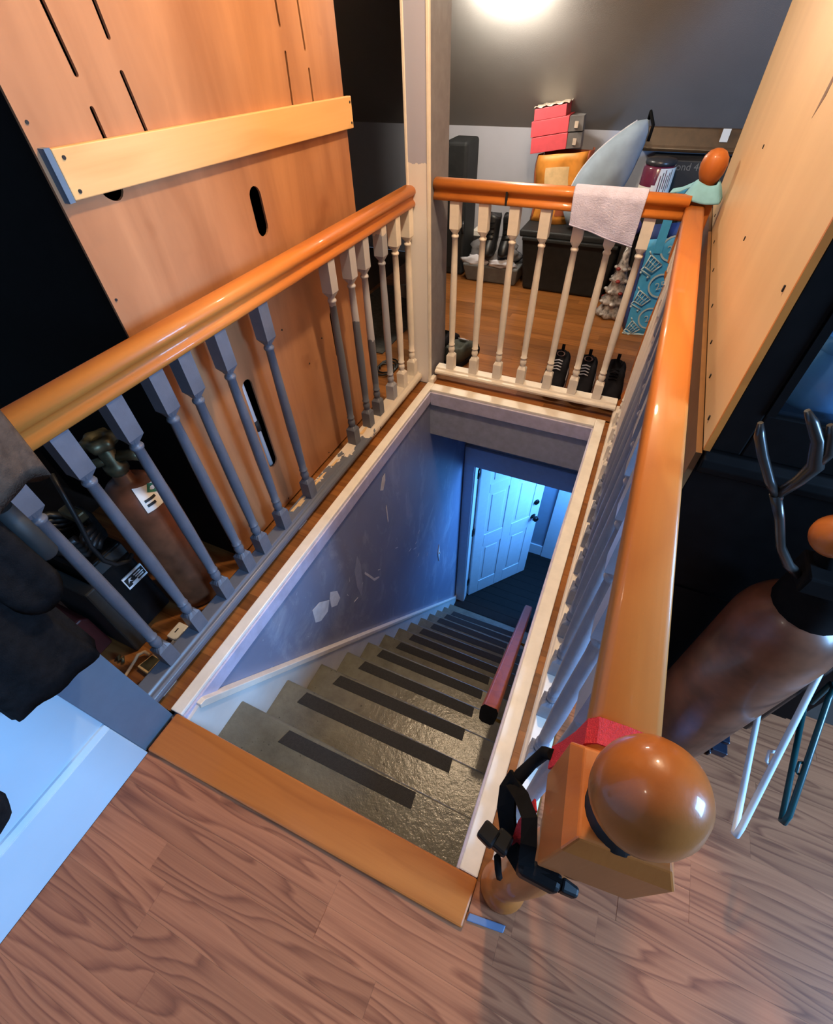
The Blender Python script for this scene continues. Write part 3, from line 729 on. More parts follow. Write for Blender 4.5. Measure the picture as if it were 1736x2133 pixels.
put('side_stile', box((UX0 + 0.004, UY0, 0.772), (UX0 + 0.05, UY0 + 0.025, 2.05)), 'black_lacquer', HC, bevel=0.003)
put('side_stile', box((1.40, UY0, 0.772), (1.46, UY0 + 0.025, 2.05)), 'black_lacquer', HC, bevel=0.003)
put('side_rail', box((UX0 + 0.05, UY0, 0.772), (1.40, UY0 + 0.025, 0.855)), 'black_lacquer', HC, bevel=0.003)
put('side_rail', box((UX0 + 0.05, UY0, 1.9), (1.40, UY0 + 0.025, 2.05)), 'black_lacquer', HC, bevel=0.003)
put('glass_pane', box((UX0 + 0.05, UY0 + 0.010, 0.855), (1.40, UY0 + 0.014, 1.9)), 'glass_pane', HC)
put('inner_bead', MB().box((UX0 + 0.05, UY0 - 0.003, 0.855), (UX0 + 0.062, UY0 + 0.01, 1.9)), 'black_lacquer', HC)
put('far_side', box((UX0 + 0.004, UY1 - 0.025, 0.772), (1.46, UY1, 2.05)), 'black_lacquer', HC)
put('front', box((1.44, UY0 + 0.025, 0.772), (1.46, UY1 - 0.025, 2.05)), 'black_lacquer', HC)
put('shelf', box((UX0 + 0.01, UY0 + 0.03, 0.80), (1.44, UY1 - 0.03, 0.815)), 'black_inside', HC)
for yy_, zz_ in ((0.90, 1.02), (0.95, 1.02), (1.25, 0.90), (1.3, 1.01)):
    pass
for yy_, zz_ in ((0.675, 1.02), (1.17, 0.945), (1.49, 1.055), (0.70, 0.79), (0.85, 0.79), (1.0, 0.79), (1.2, 0.79), (1.45, 0.79), (1.7, 0.79), (2.0, 0.79)):
    put('staple', box((UX0 - 0.008, yy_, zz_), (UX0 - 0.0055, yy_ + 0.004, zz_ + 0.008)), 'ink_black', HC)
put('crack', MB().hexa([(UX0 - 0.0064, 1.02, 1.19), (UX0 - 0.0058, 1.02, 1.19), (UX0 - 0.0058, 1.05, 1.16), (UX0 - 0.0064, 1.05, 1.16)], [(UX0 - 0.0064, 1.006, 1.30), (UX0 - 0.0058, 1.006, 1.30), (UX0 - 0.0058, 1.012, 1.30), (UX0 - 0.0064, 1.012, 1.30)]), 'brown_back', HC)
bo = thing('blue_bundle', 'bright blue plastic bundle behind the hutch side glass', 'bundle', (1.13, 0.75, 0.815))
def lump(c, r, sx, sy, sz, seed, amp=0.18, n=20, m=12):
    mb = MB().ball((0, 0, 0), r, n, m)
    for i, p in enumerate(mb.v):
        q = Vector(p); k = 1 + amp * mnoise.noise(q * (2.2 / r) + Vector((seed, seed * 1.7, 3)))
        mb.v[i] = (c[0] + p[0]*sx*k, c[1] + p[1]*sy*k, c[2] + p[2]*sz*k)
    return mb
put('bag', lump((1.14, 0.745, 0.895), 0.09, 0.85, 0.8, 0.85, 3.1), 'glass_blue', bo)
put('fold', MB().lathe([(0.05, 0), (0.058, 0.008), (0.058, 0.02), (0.05, 0.026)], (1.13, 0.745, 0.93), 20), 'glass_blue', bo)
put('bag_top', lump((1.14, 0.76, 1.02), 0.08, 0.9, 0.8, 0.9, 8.4), 'glass_blue', bo)

# ================================================================== LEFT FLOOR STUFF
def cylinder_tank(name, label, cx, cy, r, sh0, top, group):
    t = thing(name, label, 'gas cylinder', (cx, cy, 0), group)
    pr = [(r * 0.93, 0.0), (r, 0.012), (r, sh0)]
    for i in range(1, 8):
        a = math.pi / 2 * i / 8; pr.append((r * (0.28 + 0.72 * math.cos(a)), sh0 + (top - sh0) * math.sin(a)))
    pr += [(r * 0.28, top), (r * 0.26, top + 0.03)]
    put('body', MB().lathe(pr, (cx, cy, 0), 36), 'rust_cylinder', t)
    return t
g1 = cylinder_tank('gas_cylinder', 'brown gas cylinder with brass valve and torn label behind left balusters', -0.252, 0.345, 0.082, 0.415, 0.505, 'brown gas cylinders')
put('valve', MB().lathe([(0.022, 0.53), (0.028, 0.54), (0.028, 0.56), (0.02, 0.565), (0.02, 0.60), (0.012, 0.605), (0.012, 0.625)], (-0.252, 0.345, 0), 14)
    .tube([(-0.252, 0.345, 0.58), (-0.215, 0.375, 0.575), (-0.20, 0.388, 0.573)], [0.014, 0.014, 0.018], 10).tube([(-0.252, 0.345, 0.575), (-0.285, 0.31, 0.57)], 0.012, 10), 'valve_brass', g1)
wh = MB()
ring = []
for j, (rr, zz) in enumerate(((0.016, 0.618), (0.034, 0.615), (0.038, 0.627), (0.036, 0.640), (0.018, 0.644), (0.012, 0.636))):
    ring.append([(-0.252 + rr * (1 + (0.10 * math.cos(6 * 2*math.pi*i/36) if j in (1, 2, 3) else 0)) * math.cos(2*math.pi*i/36), 0.345 + rr * (1 + (0.10 * math.cos(6 * 2*math.pi*i/36) if j in (1, 2, 3) else 0)) * math.sin(2*math.pi*i/36), zz) for i in range(36)])
wh.loft(ring); put('handwheel', wh, 'valve_brass', g1)
def on_shoulder(a, t, c=(-0.252, 0.345), r=0.082, s0=0.415, tp=0.505, off=0.002):
    an = math.pi / 2 * t; rr = r * (0.28 + 0.72 * math.cos(an)) + off; return (c[0] + rr * math.cos(a), c[1] + rr * math.sin(a), s0 + (tp - s0) * math.sin(an) + off)
lb = put('paper_label', MB().grid(lambda u, v_: on_shoulder(-0.42 + u * 1.15, 0.16 + v_ * 0.62 * (1 - 0.35 * u)), 10, 8), 'label_white', g1)
put('green_diamond', MB().add([on_shoulder(-0.02, 0.52, off=0.0035), on_shoulder(0.30, 0.38, off=0.0035), on_shoulder(0.60, 0.50, off=0.0035), on_shoulder(0.28, 0.66, off=0.0035)], [(0, 1, 2, 3)]), 'label_green', lb)
for tt, ws in ((0.26, 0.30), (0.36, 0.42)):
    put('print_line', MB().grid(lambda u, v_: on_shoulder(-0.30 + u * ws, tt + v_ * 0.055, off=0.003), 6, 1), 'ink_black', lb)

# welding machine: black casing with warning label, cables coiled on top
wm = thing('welding_machine', 'black boxy machine with warning label and coiled cables behind the railing', 'machine', (-0.36, 0.22, 0))
put('casing', MB().hexa([(-0.50, 0.13, 0.03), (-0.275, 0.13, 0.03), (-0.275, 0.258, 0.03), (-0.50, 0.258, 0.03)], [(-0.50, 0.14, 0.34), (-0.285, 0.14, 0.34), (-0.285, 0.255, 0.34), (-0.50, 0.255, 0.34)]), 'black_plastic', wm, bevel=0.008)
put('base_skid', MB().hexa([(-0.51, 0.09, 0.0), (-0.262, 0.09, 0.0), (-0.262, 0.13, 0.0), (-0.51, 0.13, 0.0)], [(-0.50, 0.10, 0.29), (-0.272, 0.10, 0.29), (-0.272, 0.132, 0.29), (-0.50, 0.132, 0.29)]), 'dark_grey_plastic', wm, bevel=0.005)
put('control_plate', box((-0.284, 0.16, 0.30), (-0.279, 0.25, 0.335)), 'dark_grey_plastic', wm)
wl = put('warning_label', MB().hexa([(-0.2765, 0.190, 0.194), (-0.2735, 0.190, 0.194), (-0.2735, 0.256, 0.194), (-0.2765, 0.256, 0.194)], [(-0.279, 0.190, 0.240), (-0.2755, 0.190, 0.240), (-0.2755, 0.256, 0.240), (-0.279, 0.256, 0.240)]), 'ink_white', wm)
put('label_field', MB().hexa([(-0.274, 0.193, 0.202), (-0.2732, 0.193, 0.202), (-0.2732, 0.254, 0.202), (-0.274, 0.254, 0.202)], [(-0.276, 0.193, 0.233), (-0.2750, 0.193, 0.233), (-0.2750, 0.254, 0.233), (-0.276, 0.254, 0.233)]), 'ink_black', wl)
put('label_flag', box((-0.2738, 0.207, 0.199), (-0.2726, 0.226, 0.209)), 'ink_white', wl)
put('label_arrow', MB().prism([(0.198, 0.213), (0.205, 0.229), (0.215, 0.226), (0.207, 0.222), (0.214, 0.212), (0.204, 0.219)], 0, -0.2742, -0.2734), 'ink_white', wl)
for k, (a, bq) in enumerate(((0.222, 0.245), (0.224, 0.251), (0.226, 0.248))):
    zz_ = 0.226 - k * 0.008; put('label_text', box((-0.2746 + k * 0.0004, a, zz_ - 0.002), (-0.2738 + k * 0.0004, bq, zz_ + 0.002)), 'ink_white', wl)
hl = []
for i in range(60):
    a = i * 0.42; hl.append((-0.38 + 0.075 * math.cos(a), 0.205 + 0.055 * math.sin(a), 0.352 + 0.0011 * i + 0.012 * math.sin(i * 1.7)))
put('coiled_cable', MB().tube(hl, 0.011, 8), 'rubber', wm)
put('cable_clamp', MB().box((-0.40, 0.22, 0.42), (-0.33, 0.25, 0.45)), 'valve_brass', wm, bevel=0.006)
hs = thing('black_hose', 'thin black hose looping down beside the machine behind first baluster', 'hose', (-0.28, 0.2, 0.3))
put('hose', MB().tube([(-0.30, 0.235, 0.60), (-0.27, 0.215, 0.55), (-0.262, 0.20, 0.48), (-0.26, 0.185, 0.41), (-0.258, 0.185, 0.35), (-0.255, 0.20, 0.315), (-0.255, 0.23, 0.295), (-0.262, 0.25, 0.298)], 0.006, 8), 'rubber', hs)
rb = put('red_block', MB().prism([(0.02, 0.0), (0.085, 0.0), (0.085, 0.14), (0.07, 0.16), (0.02, 0.16)], 0, -0.52, -0.36), 'red_dark', bevel=0.006); tag(rb, 'dull red block in shadow beside the black machine', 'block')
# power strip and cream cord on the floor
ps = thing('power_adapter', 'small cream plug adapter on the floor behind the first baluster', 'adapter', (-0.19, 0.16, 0))
put('body', box((-0.205, 0.16, 0.0), (-0.165, 0.215, 0.022)), 'label_white', ps, bevel=0.004)
put('socket', box((-0.18, 0.145, 0.0), (-0.16, 0.16, 0.016)), 'cream_paint', ps, bevel=0.002)
put('slot', box((-0.19, 0.18, 0.0218), (-0.186, 0.195, 0.0226)), 'ink_black', ps)
pl = thing('junction_box', 'flat beige outlet box lying beside the grey bottom rail', 'outlet box', (-0.185, 0.075, 0))
put('body', MB().hexa([(-0.215, 0.05, 0), (-0.16, 0.045, 0), (-0.155, 0.105, 0), (-0.20, 0.105, 0)], [(-0.213, 0.052, 0.02), (-0.162, 0.047, 0.02), (-0.157, 0.103, 0.02), (-0.198, 0.103, 0.02)]), 'splinter', pl, bevel=0.003)
put('cover', MB().hexa([(-0.205, 0.058, 0.0198), (-0.168, 0.055, 0.0198), (-0.165, 0.095, 0.0198), (-0.195, 0.095, 0.0198)], [(-0.205, 0.058, 0.022), (-0.168, 0.055, 0.022), (-0.165, 0.095, 0.022), (-0.195, 0.095, 0.022)]), 'valve_brass', pl)
cc = put('cream_cable', MB().tube([(-0.21, 0.095, 0.012), (-0.225, 0.095, 0.022), (-0.238, 0.08, 0.02), (-0.238, 0.05, 0.008), (-0.232, 0.02, 0.006), (-0.225, -0.02, 0.006)], 0.005, 8), 'cord_cream'); tag(cc, 'cream electric cord curving over the floor beside the blue board', 'cord')
ch = put('metal_clip', MB().tube([(-0.30, 0.045, 0.006), (-0.292, 0.055, 0.014), (-0.285, 0.045, 0.008), (-0.278, 0.056, 0.014), (-0.272, 0.046, 0.006)], 0.005, 8), 'valve_brass'); tag(ch, 'small tangled metal clip on the floor below the dark coat', 'clip')

# ================================================================== COATS ON THE LEFT
def garment(cx, cy, z0, z1, hx, hy, seed, n=40, m=22, taper=0.7, folds=7, fold_amp=0.12, hem=0.03, lean=(0, 0)):
    rings = []
    for j in range(m + 1):
        t = j / m; ring = []
        w_ = 1 - (1 - taper) * t
        if t > 0.78: w_ *= max(0.16, math.sqrt(max(0.0, 1 - ((t - 0.78) / 0.225) ** 2)))
        bulge = 1 + 0.10 * math.sin(t * 5 + seed)
        for i in range(n):
            a = 2 * math.pi * i / n
            f = 1 + fold_amp * (1 - 0.5 * t) * math.sin(folds * a + seed + 1.5 * t) + 0.10 * mnoise.noise(Vector((math.cos(a) * 1.6 + seed, math.sin(a) * 1.6, t * 3)))
            z = z0 + (z1 - z0) * t + hem * (1 - t) ** 3 * math.sin(2 * a + seed)
            ring.append((cx + lean[0] * t + hx * w_ * bulge * f * math.cos(a), cy + lean[1] * t + hy * w_ * bulge * f * math.sin(a), z))
        rings.append(ring)
    first = [(sum(p[0] for p in rings[0]) / n + (p[0] - cx) * 0.86, cy + (p[1] - cy) * 0.86, p[2] + 0.04) for p in rings[0]]
    first = [(cx + (p[0] - cx) * 0.86, cy + (p[1] - cy) * 0.86, p[2] + 0.03) for p in rings[0]]
    return MB().loft([first] + rings)
c1 = thing('dark_coat', 'black coat hanging over the blue board at left edge', 'coat', (0.02, -0.07, 0.46))
put('body', garment(0.02, -0.088, 0.475, 1.35, 0.05, 0.080, 2.3, hem=0.018, fold_amp=0.07, lean=(-0.01, 0.02), taper=0.8), 'coat_dark', c1)
put('sleeve', garment(0.045, -0.005, 0.665, 1.25, 0.035, 0.048, 5.1, folds=4, lean=(-0.03, -0.03)), 'coat_dark', c1)
c2 = thing('brown_jacket', 'brown canvas jacket corner hanging in front of left handrail end', 'jacket', (0.04, 0.06, 0.8))
put('body', garment(0.035, 0.048, 0.818, 1.35, 0.034, 0.070, 0.7, folds=5, fold_amp=0.08, taper=0.9, hem=0.02), 'coat_brown', c2)
put('hem_seam', MB().tube([(0.035 + 0.035 * math.cos(a), 0.045 + 0.064 * math.sin(a), 0.836 + 0.02 * math.sin(2 * a + 0.7)) for a in [i * math.pi / 10 - math.pi * 0.6 for i in range(14)]], 0.003, 6), 'coat_brown', c2)
put('hang_loop', MB().tube([(0.012, -0.068, 1.33), (0.0, -0.07, 1.37), (-0.016, -0.07, 1.375)], 0.006, 8), 'black_metal', c1)
put('hang_loop', MB().tube([(0.035, 0.048, 1.33), (0.01, 0.02, 1.37), (-0.016, -0.02, 1.375)], 0.006, 8), 'black_metal', c2)
cf = thing('coat_cuff', 'dark grey cuff poking out between coat and first baluster', 'cuff', (0.02, 0.06, 0.68))
put('cuff', MB().lathe([(0.015, 0.685), (0.018, 0.69), (0.017, 0.74), (0.015, 0.80)], (0.022, 0.048, 0), 16), 'dark_grey_plastic', cf)
bgk = thing('black_bag', 'rounded black bag bottom hanging low on the pale left wall', 'bag', (0.03, -0.3, 0.28))
put('body', lump((0.012, -0.345, 0.36), 0.075, 0.5, 1.0, 1.1, 1.3, 0.1), 'coat_dark', bgk)
put('strap', MB().ribbon([(0.012, -0.40, 0.40), (-0.004, -0.38, 0.60), (-0.016, -0.355, 0.86), (-0.018, -0.345, 0.88), (-0.016, -0.335, 0.86), (-0.004, -0.31, 0.60), (0.012, -0.29, 0.40)], 0.02, 0.003, (0.2, 1, 0)), 'black_strap', bgk)
put('peg', MB().tube([(-0.026, -0.345, 0.875), (0.0, -0.345, 0.88)], 0.008, 8), 'black_metal', bgk)

# ================================================================== NEAR NEWEL STRAPS, BLUE STICK
st = thing('buckle_straps', 'red and black webbing straps with buckles hung over the near newel', 'strap', (0.85, 0.0, 0.7))
put('red_webbing', MB().ribbon([(0.9485, 0.066, 0.80), (0.948, 0.066, 0.838), (0.942, 0.067, 0.8475), (0.915, 0.067, 0.8485), (0.890, 0.066, 0.8475), (0.883, 0.065, 0.838), (0.880, 0.064, 0.80), (0.874, 0.062, 0.765), (0.868, 0.060, 0.745)], 0.024, 0.0025, (0, 1, 0)), 'red_strap', st)
put('red_webbing', MB().ribbon([(0.866, 0.016, 0.725), (0.864, 0.006, 0.715), (0.863, -0.004, 0.70), (0.864, -0.014, 0.685), (0.868, -0.022, 0.66)], 0.018, 0.002, (0.2, 0.5, 1)), 'red_strap', st)
put('rope', MB().tube([(0.868, 0.062, 0.75), (0.862, 0.066, 0.735), (0.853, 0.054, 0.722), (0.845, 0.040, 0.712), (0.840, 0.026, 0.705)], [0.006, 0.007, 0.006, 0.007, 0.007], 8), 'black_strap', st)
put('black_webbing', MB().ribbon([(0.842, 0.034, 0.715), (0.838, 0.020, 0.70), (0.842, 0.006, 0.685), (0.850, -0.008, 0.675), (0.858, -0.022, 0.672), (0.870, -0.032, 0.674), (0.890, -0.034, 0.678), (0.912, -0.033, 0.68)], 0.024, 0.004, (0.5, 0.2, 0.8)), 'black_strap', st)
put('black_webbing', MB().ribbon([(0.840, 0.028, 0.71), (0.850, 0.016, 0.73), (0.862, 0.000, 0.735), (0.868, -0.020, 0.725), (0.872, -0.030, 0.70), (0.880, -0.035, 0.665)], 0.016, 0.003, (0.8, 0.3, 0.3)), 'black_strap', st)
put('buckle', MB().hexa([(0.818, -0.030, 0.688), (0.836, -0.036, 0.688), (0.842, -0.018, 0.688), (0.824, -0.012, 0.688)], [(0.818, -0.030, 0.704), (0.836, -0.036, 0.704), (0.842, -0.018, 0.704), (0.824, -0.012, 0.704)]), 'black_plastic', st, bevel=0.003)
put('buckle', MB().hexa([(0.835, -0.032, 0.680), (0.852, -0.036, 0.680), (0.856, -0.016, 0.680), (0.840, -0.012, 0.680)], [(0.835, -0.032, 0.702), (0.852, -0.036, 0.702), (0.856, -0.016, 0.702), (0.840, -0.012, 0.702)]), 'black_plastic', st, bevel=0.003)
put('buckle', MB().hexa([(0.868, -0.042, 0.660), (0.910, -0.042, 0.660), (0.912, -0.024, 0.660), (0.866, -0.024, 0.660)], [(0.868, -0.042, 0.690), (0.910, -0.042, 0.690), (0.912, -0.024, 0.690), (0.866, -0.024, 0.690)]), 'black_plastic', st, bevel=0.005)
put('buckle', MB().hexa([(0.912, -0.038, 0.665), (0.930, -0.036, 0.66), (0.931, -0.026, 0.66), (0.912, -0.024, 0.665)], [(0.912, -0.038, 0.685), (0.930, -0.036, 0.678), (0.931, -0.026, 0.678), (0.912, -0.024, 0.685)]), 'black_plastic', st, bevel=0.003)
put('cord_end', MB().tube([(0.846, -0.036, 0.675), (0.852, -0.044, 0.65), (0.856, -0.046, 0.63)], 0.004, 6), 'black_strap', st)
put('white_tag', MB().hexa([(0.862, 0.002, 0.700), (0.866, -0.012, 0.690), (0.868, -0.012, 0.691), (0.864, 0.002, 0.701)], [(0.860, 0.000, 0.714), (0.863, -0.014, 0.704), (0.865, -0.014, 0.705), (0.862, 0.000, 0.715)]), 'label_white', st)
bs = put('blue_stick', MB().hexa([(0.862, -0.032, 0.0), (0.938, -0.020, 0.0), (0.940, -0.006, 0.0), (0.864, -0.018, 0.0)], [(0.862, -0.032, 0.008), (0.938, -0.020, 0.008), (0.940, -0.006, 0.008), (0.864, -0.018, 0.008)]), 'blue_stick', loc=(0, -0.042, 0), bevel=0.002)
tag(bs, 'short blue painted wood strip on the floor at the near newel foot', 'strip')

# ================================================================== RIGHT: CYLINDER, HOOK, HANGERS
g2 = cylinder_tank('gas_cylinder', 'brown gas cylinder with black cap standing right of the handrail', 1.232, 0.522, 0.088, 0.50, 0.60, 'brown gas cylinders')
put('cap', MB().lathe([(0.050, 0.575), (0.056, 0.59), (0.056, 0.65), (0.048, 0.672), (0.03, 0.685)], (1.232, 0.522, 0), 20), 'black_strap', g2)
put('collar_ring', MB().lathe([(0.048, 0.566), (0.053, 0.570), (0.053, 0.576), (0.048, 0.58)], (1.232, 0.522, 0), 24), 'jar_lid', g2)
put('knob', MB().ball((1.150, 0.465, 0.800), 0.030, 20, 14), 'newel_wood', g2)
put('knob_stem', MB().tube([(1.225, 0.515, 0.67), (1.185, 0.49, 0.72), (1.158, 0.47, 0.78)], [0.03, 0.022, 0.014], 10).box((1.15, 0.44, 0.70), (1.20, 0.50, 0.735)), 'black_strap', g2, bevel=0.004)
ah = thing('antler_hook', 'dark branching antler-shaped hook rising beside the right cylinder cap', 'hook', (1.12, 0.47, 0.68))
put('stem', MB().tube([(1.165, 0.47, 0.70), (1.125, 0.455, 0.735), (1.098, 0.45, 0.77), (1.072, 0.45, 0.82), (1.050, 0.45, 0.856)], [0.007, 0.007, 0.006, 0.006, 0.007], 12), 'hook_dark', ah)
put('prong', MB().tube([(1.056, 0.45, 0.85), (1.034, 0.45, 0.875), (1.010, 0.45, 0.91), (0.995, 0.45, 0.935), (0.988, 0.45, 0.952)], [0.006, 0.006, 0.006, 0.006, 0.003], 12), 'hook_dark', ah)
pr_ = put('prong', MB().tube([(1.052, 0.45, 0.855), (1.062, 0.45, 0.885), (1.066, 0.45, 0.91), (1.050, 0.45, 0.945), (1.034, 0.45, 0.965), (1.022, 0.45, 0.978)], [0.006, 0.007, 0.009, 0.007, 0.006, 0.003], 12), 'hook_dark', ah)
put('tine', MB().tube([(1.064, 0.45, 0.91), (1.068, 0.45, 0.932), (1.058, 0.45, 0.955), (1.050, 0.45, 0.966)], [0.007, 0.007, 0.0055, 0.003], 12), 'hook_dark', pr_)

def hanger(name, label, c, bdir, L, rise, mat, apex=0.5, hookdir=1):
    t = thing(name, label, 'hanger', c, 'plastic clothes hangers')
    d = Vector((bdir[0], bdir[1], 0)).normalized(); c = Vector(c)
    e = c + d * L; top = c + d * (L * apex) + Vector((0, 0, rise)); r = 0.0058
    path = [c + d * 0.03, c + d * 0.006 + Vector((0, 0, -0.001)), c + Vector((0, 0, 0.010)), c + d * 0.012 + Vector((0, 0, 0.024))]
    put('frame', MB().tube([e - d*0.03, e, e + Vector((0, 0, 0.012)), e - d*0.015 + Vector((0, 0, 0.028)), top + d*0.02 - Vector((0,0,0.012)), top, top - d*0.02 - Vector((0,0,0.012)), path[3], path[2], path[1], path[0], c + d * (L/2), e - d*0.03], r, 10), mat, t)
    hk = [top, top + Vector((0, 0, 0.03))] + [top + Vector((0, 0, 0.055)) + d * (0.025 * math.cos(a)) + Vector((0, 0, 0.025 * math.sin(a))) for a in [math.pi * (1 - i / 8) * hookdir for i in range(9)]]
    put('hook', MB().tube(hk, 0.0035, 8), mat, t)
    nb = c + d * (L * 0.32) + Vector((0, 0, rise * 0.32 / apex))
    put('notch', MB().tube([nb, nb + Vector((-0.012, 0.0, 0.012)), nb + d * 0.02 + Vector((-0.012, 0, 0.016)), nb + d * 0.026 + Vector((0, 0, 0.012))], 0.003, 6), mat, t)
    return t
hanger('clothes_hanger', 'white plastic hanger hanging by the brown cylinder on the right', (1.275, 0.239, 0.22), (0.0644, 0.3279), 0.37, 0.258, 'hanger_white', 0.89)
hanger('clothes_hanger', 'dark green plastic hanger behind the white one at right edge', (1.378, 0.313, 0.18), (0.090, 0.3776), 0.30, 0.105, 'hanger_green', 0.95)
ft = put('ribbed_foot', MB().box((1.30, 0.56, 0.0), (1.345, 0.60, 0.03)).box((1.302, 0.53, 0.0), (1.34, 0.556, 0.028)).box((1.30, 0.50, 0.0), (1.335, 0.526, 0.026)).box((1.295, 0.49, 0.0), (1.30, 0.62, 0.02)), 'navy_plastic', bevel=0.006, loc=(0.015, -0.02, 0))
tag(ft, 'dark navy ribbed plastic foot on the floor beside the right cylinder', 'foot')
wr = put('clear_wrapper', lump((1.19, 0.385, 0.014), 0.055, 1.2, 0.6, 0.22, 4.4, 0.4), 'clear_wrap'); tag(wr, 'crumpled clear plastic wrapper at the foot of the right cylinder', 'wrapper')
rd = put('dark_pole', MB().tube([(1.40, 0.595, 0.0), (1.385, 0.595, 0.75)], 0.016, 10), 'black_metal'); tag(rd, 'black pole standing between the right cylinder and the hutch', 'pole')

# ================================================================== STORAGE BEYOND THE BACK RAILING
# tote
tt = thing('storage_tote', 'large black plastic storage tote with lid beyond the back railing', 'tote', (0.34, 3.34, 0))
put('body', MB().hexa([(0.09, 3.18, 0), (0.62, 3.18, 0), (0.62, 3.50, 0), (0.09, 3.50, 0)], [(0.05, 3.15, 0.33), (0.66, 3.15, 0.33), (0.66, 3.53, 0.33), (0.05, 3.53, 0.33)]), 'tote_black', tt, bevel=0.02, seg=3)
put('lid', box((0.035, 3.135, 0.33), (0.675, 3.545, 0.372)), 'tote_black', tt, bevel=0.012, seg=3)
put('rim', box((0.06, 3.12, 0.315), (0.65, 3.15, 0.335)), 'tote_black', tt, bevel=0.005)
# orange bag with boxes on top
ob = thing('orange_bag', 'glossy orange patterned bag standing on the black tote', 'bag', (0.19, 3.36, 0.372))
def bagside(u, v_):
    x = 0.055 + u * 0.29; wob = 0.012 * math.sin(u * 9 + v_ * 4); return (x + 0.012 * math.sin(v_ * 6), 3.335 + wob - 0.03 * math.sin(math.pi * u), 0.374 + v_ * (0.345 + 0.03 * u))
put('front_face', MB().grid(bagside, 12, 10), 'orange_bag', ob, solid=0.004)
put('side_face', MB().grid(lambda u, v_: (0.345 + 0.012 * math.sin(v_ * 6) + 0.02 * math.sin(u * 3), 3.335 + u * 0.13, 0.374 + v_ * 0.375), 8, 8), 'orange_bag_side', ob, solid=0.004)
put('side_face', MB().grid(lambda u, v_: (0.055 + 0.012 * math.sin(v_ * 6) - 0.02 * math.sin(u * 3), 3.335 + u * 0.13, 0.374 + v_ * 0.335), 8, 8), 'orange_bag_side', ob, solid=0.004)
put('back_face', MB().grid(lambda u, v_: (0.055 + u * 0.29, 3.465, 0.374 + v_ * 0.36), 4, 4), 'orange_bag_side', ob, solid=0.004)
for (x0, z0, dx, dz) in ((0.10, 0.40, 0.05, 0.10), (0.20, 0.42, 0.08, 0.16), (0.12, 0.54, 0.14, 0.13)):
    put('print_patch', MB().grid(lambda u, v_: tuple(Vector(bagside((x0 - 0.055 + u * dx) / 0.29, (z0 - 0.374 + v_ * dz) / 0.36)) + Vector((0, -0.004, 0))), 5, 5), 'splinter' if z0 > 0.5 else 'orange_bag_side', ob)
pk = []
def tilted(name, label, x0, x1, zl, h, y0, y1, mat, tilt=0.16, group='pink shoe boxes'):
    t = thing(name, label, 'box', (x0, y0, zl), group)
    return t, MB().hexa([(x0, y0, zl), (x1, y0, zl + (x1-x0)*tilt), (x1, y1, zl + (x1-x0)*tilt), (x0, y1, zl)], [(x0 - 0.004, y0, zl + h), (x1 - 0.004, y0, zl + h + (x1-x0)*tilt), (x1 - 0.004, y1, zl + h + (x1-x0)*tilt), (x0 - 0.004, y1, zl + h)])
for k, (x0, x1, zl, h, nm) in enumerate(((-0.002, 0.205, 0.722, 0.075, 'lower pink shoe box resting on the orange bag'), (-0.012, 0.20, 0.799, 0.072, 'middle pink shoe box between two others on orange bag'))):
    t, mb = tilted('shoe_box', nm, x0, x1, zl, h, 3.32, 3.48, 'pink_box')
    bd = put('box', mb, 'pink_box', t, bevel=0.002)
    put('end_panel', MB().hexa([(x1 + 0.0005, 3.322, zl + 0.034), (x1 + 0.075, 3.37, zl + 0.034), (x1 + 0.075, 3.44, zl + 0.034), (x1 + 0.0005, 3.475, zl + 0.034)], [(x1, 3.322, zl + h + 0.03), (x1 + 0.07, 3.37, zl + h + 0.03), (x1 + 0.07, 3.44, zl + h + 0.03), (x1, 3.475, zl + h + 0.03)]), 'box_grey', t)
    put('sticker', box((x1 + 0.03, 3.335, zl + 0.05), (x1 + 0.05, 3.345, zl + 0.08)), 'paper', t)
t, mb = tilted('shoe_box', 'topmost pink box under crinkled clear plastic wrap', -0.004, 0.175, 0.874, 0.052, 3.32, 3.46, 'pink_box')
put('box', mb, 'pink_box', t, bevel=0.002)
put('plastic_wrap', MB().grid(lambda u, v_: (-0.012 + u * 0.195, 3.316 + v_ * 0.15, 0.932 + u * 0.03 + 0.006 * math.sin(u * 23 + v_ * 11)), 14, 6), 'clear_plastic', t, solid=0.002)
# pillow in storage bag
pi_ = thing('pillow', 'pale blue grey pillow leaning upright on the tote', 'pillow', (0.45, 3.3, 0.38))
pax, pbx = Vector((0.31, 3.215, 0.40)), Vector((0.622, 3.31, 0.90))
def pillow(u, v_):
    ax = pax.lerp(pbx, u); d = (pbx - pax).normalized(); sd = Vector((d.z, 0, -d.x)).normalized()
    hw = 0.155 * (0.55 + 0.45 * math.sin(math.pi * min(1, max(0, 0.12 + u * 0.8)))) * (1 - 0.35 * u)
    a = v_ * 2 * math.pi; e = abs(math.sin(math.pi * u)) ** 0.35 * 0.98 + 0.02
    th_ = 0.075 * e * (1 + 0.10 * mnoise.noise(Vector((u * 4, math.cos(a) * 2, math.sin(a) * 2))))
    p = ax + sd * hw * e * math.cos(a) + Vector((0, -1, 0)) * th_ * math.sin(a)
    return tuple(p)
put('cushion', MB().loft([[pillow(u / 16, i / 24) for i in range(24)] for u in range(17)]), 'pillow_blue', pi_)
put('piping', MB().tube([pillow(u / 16, 0.5) for u in range(1, 16)], 0.005, 6), 'cloth_white', pi_)
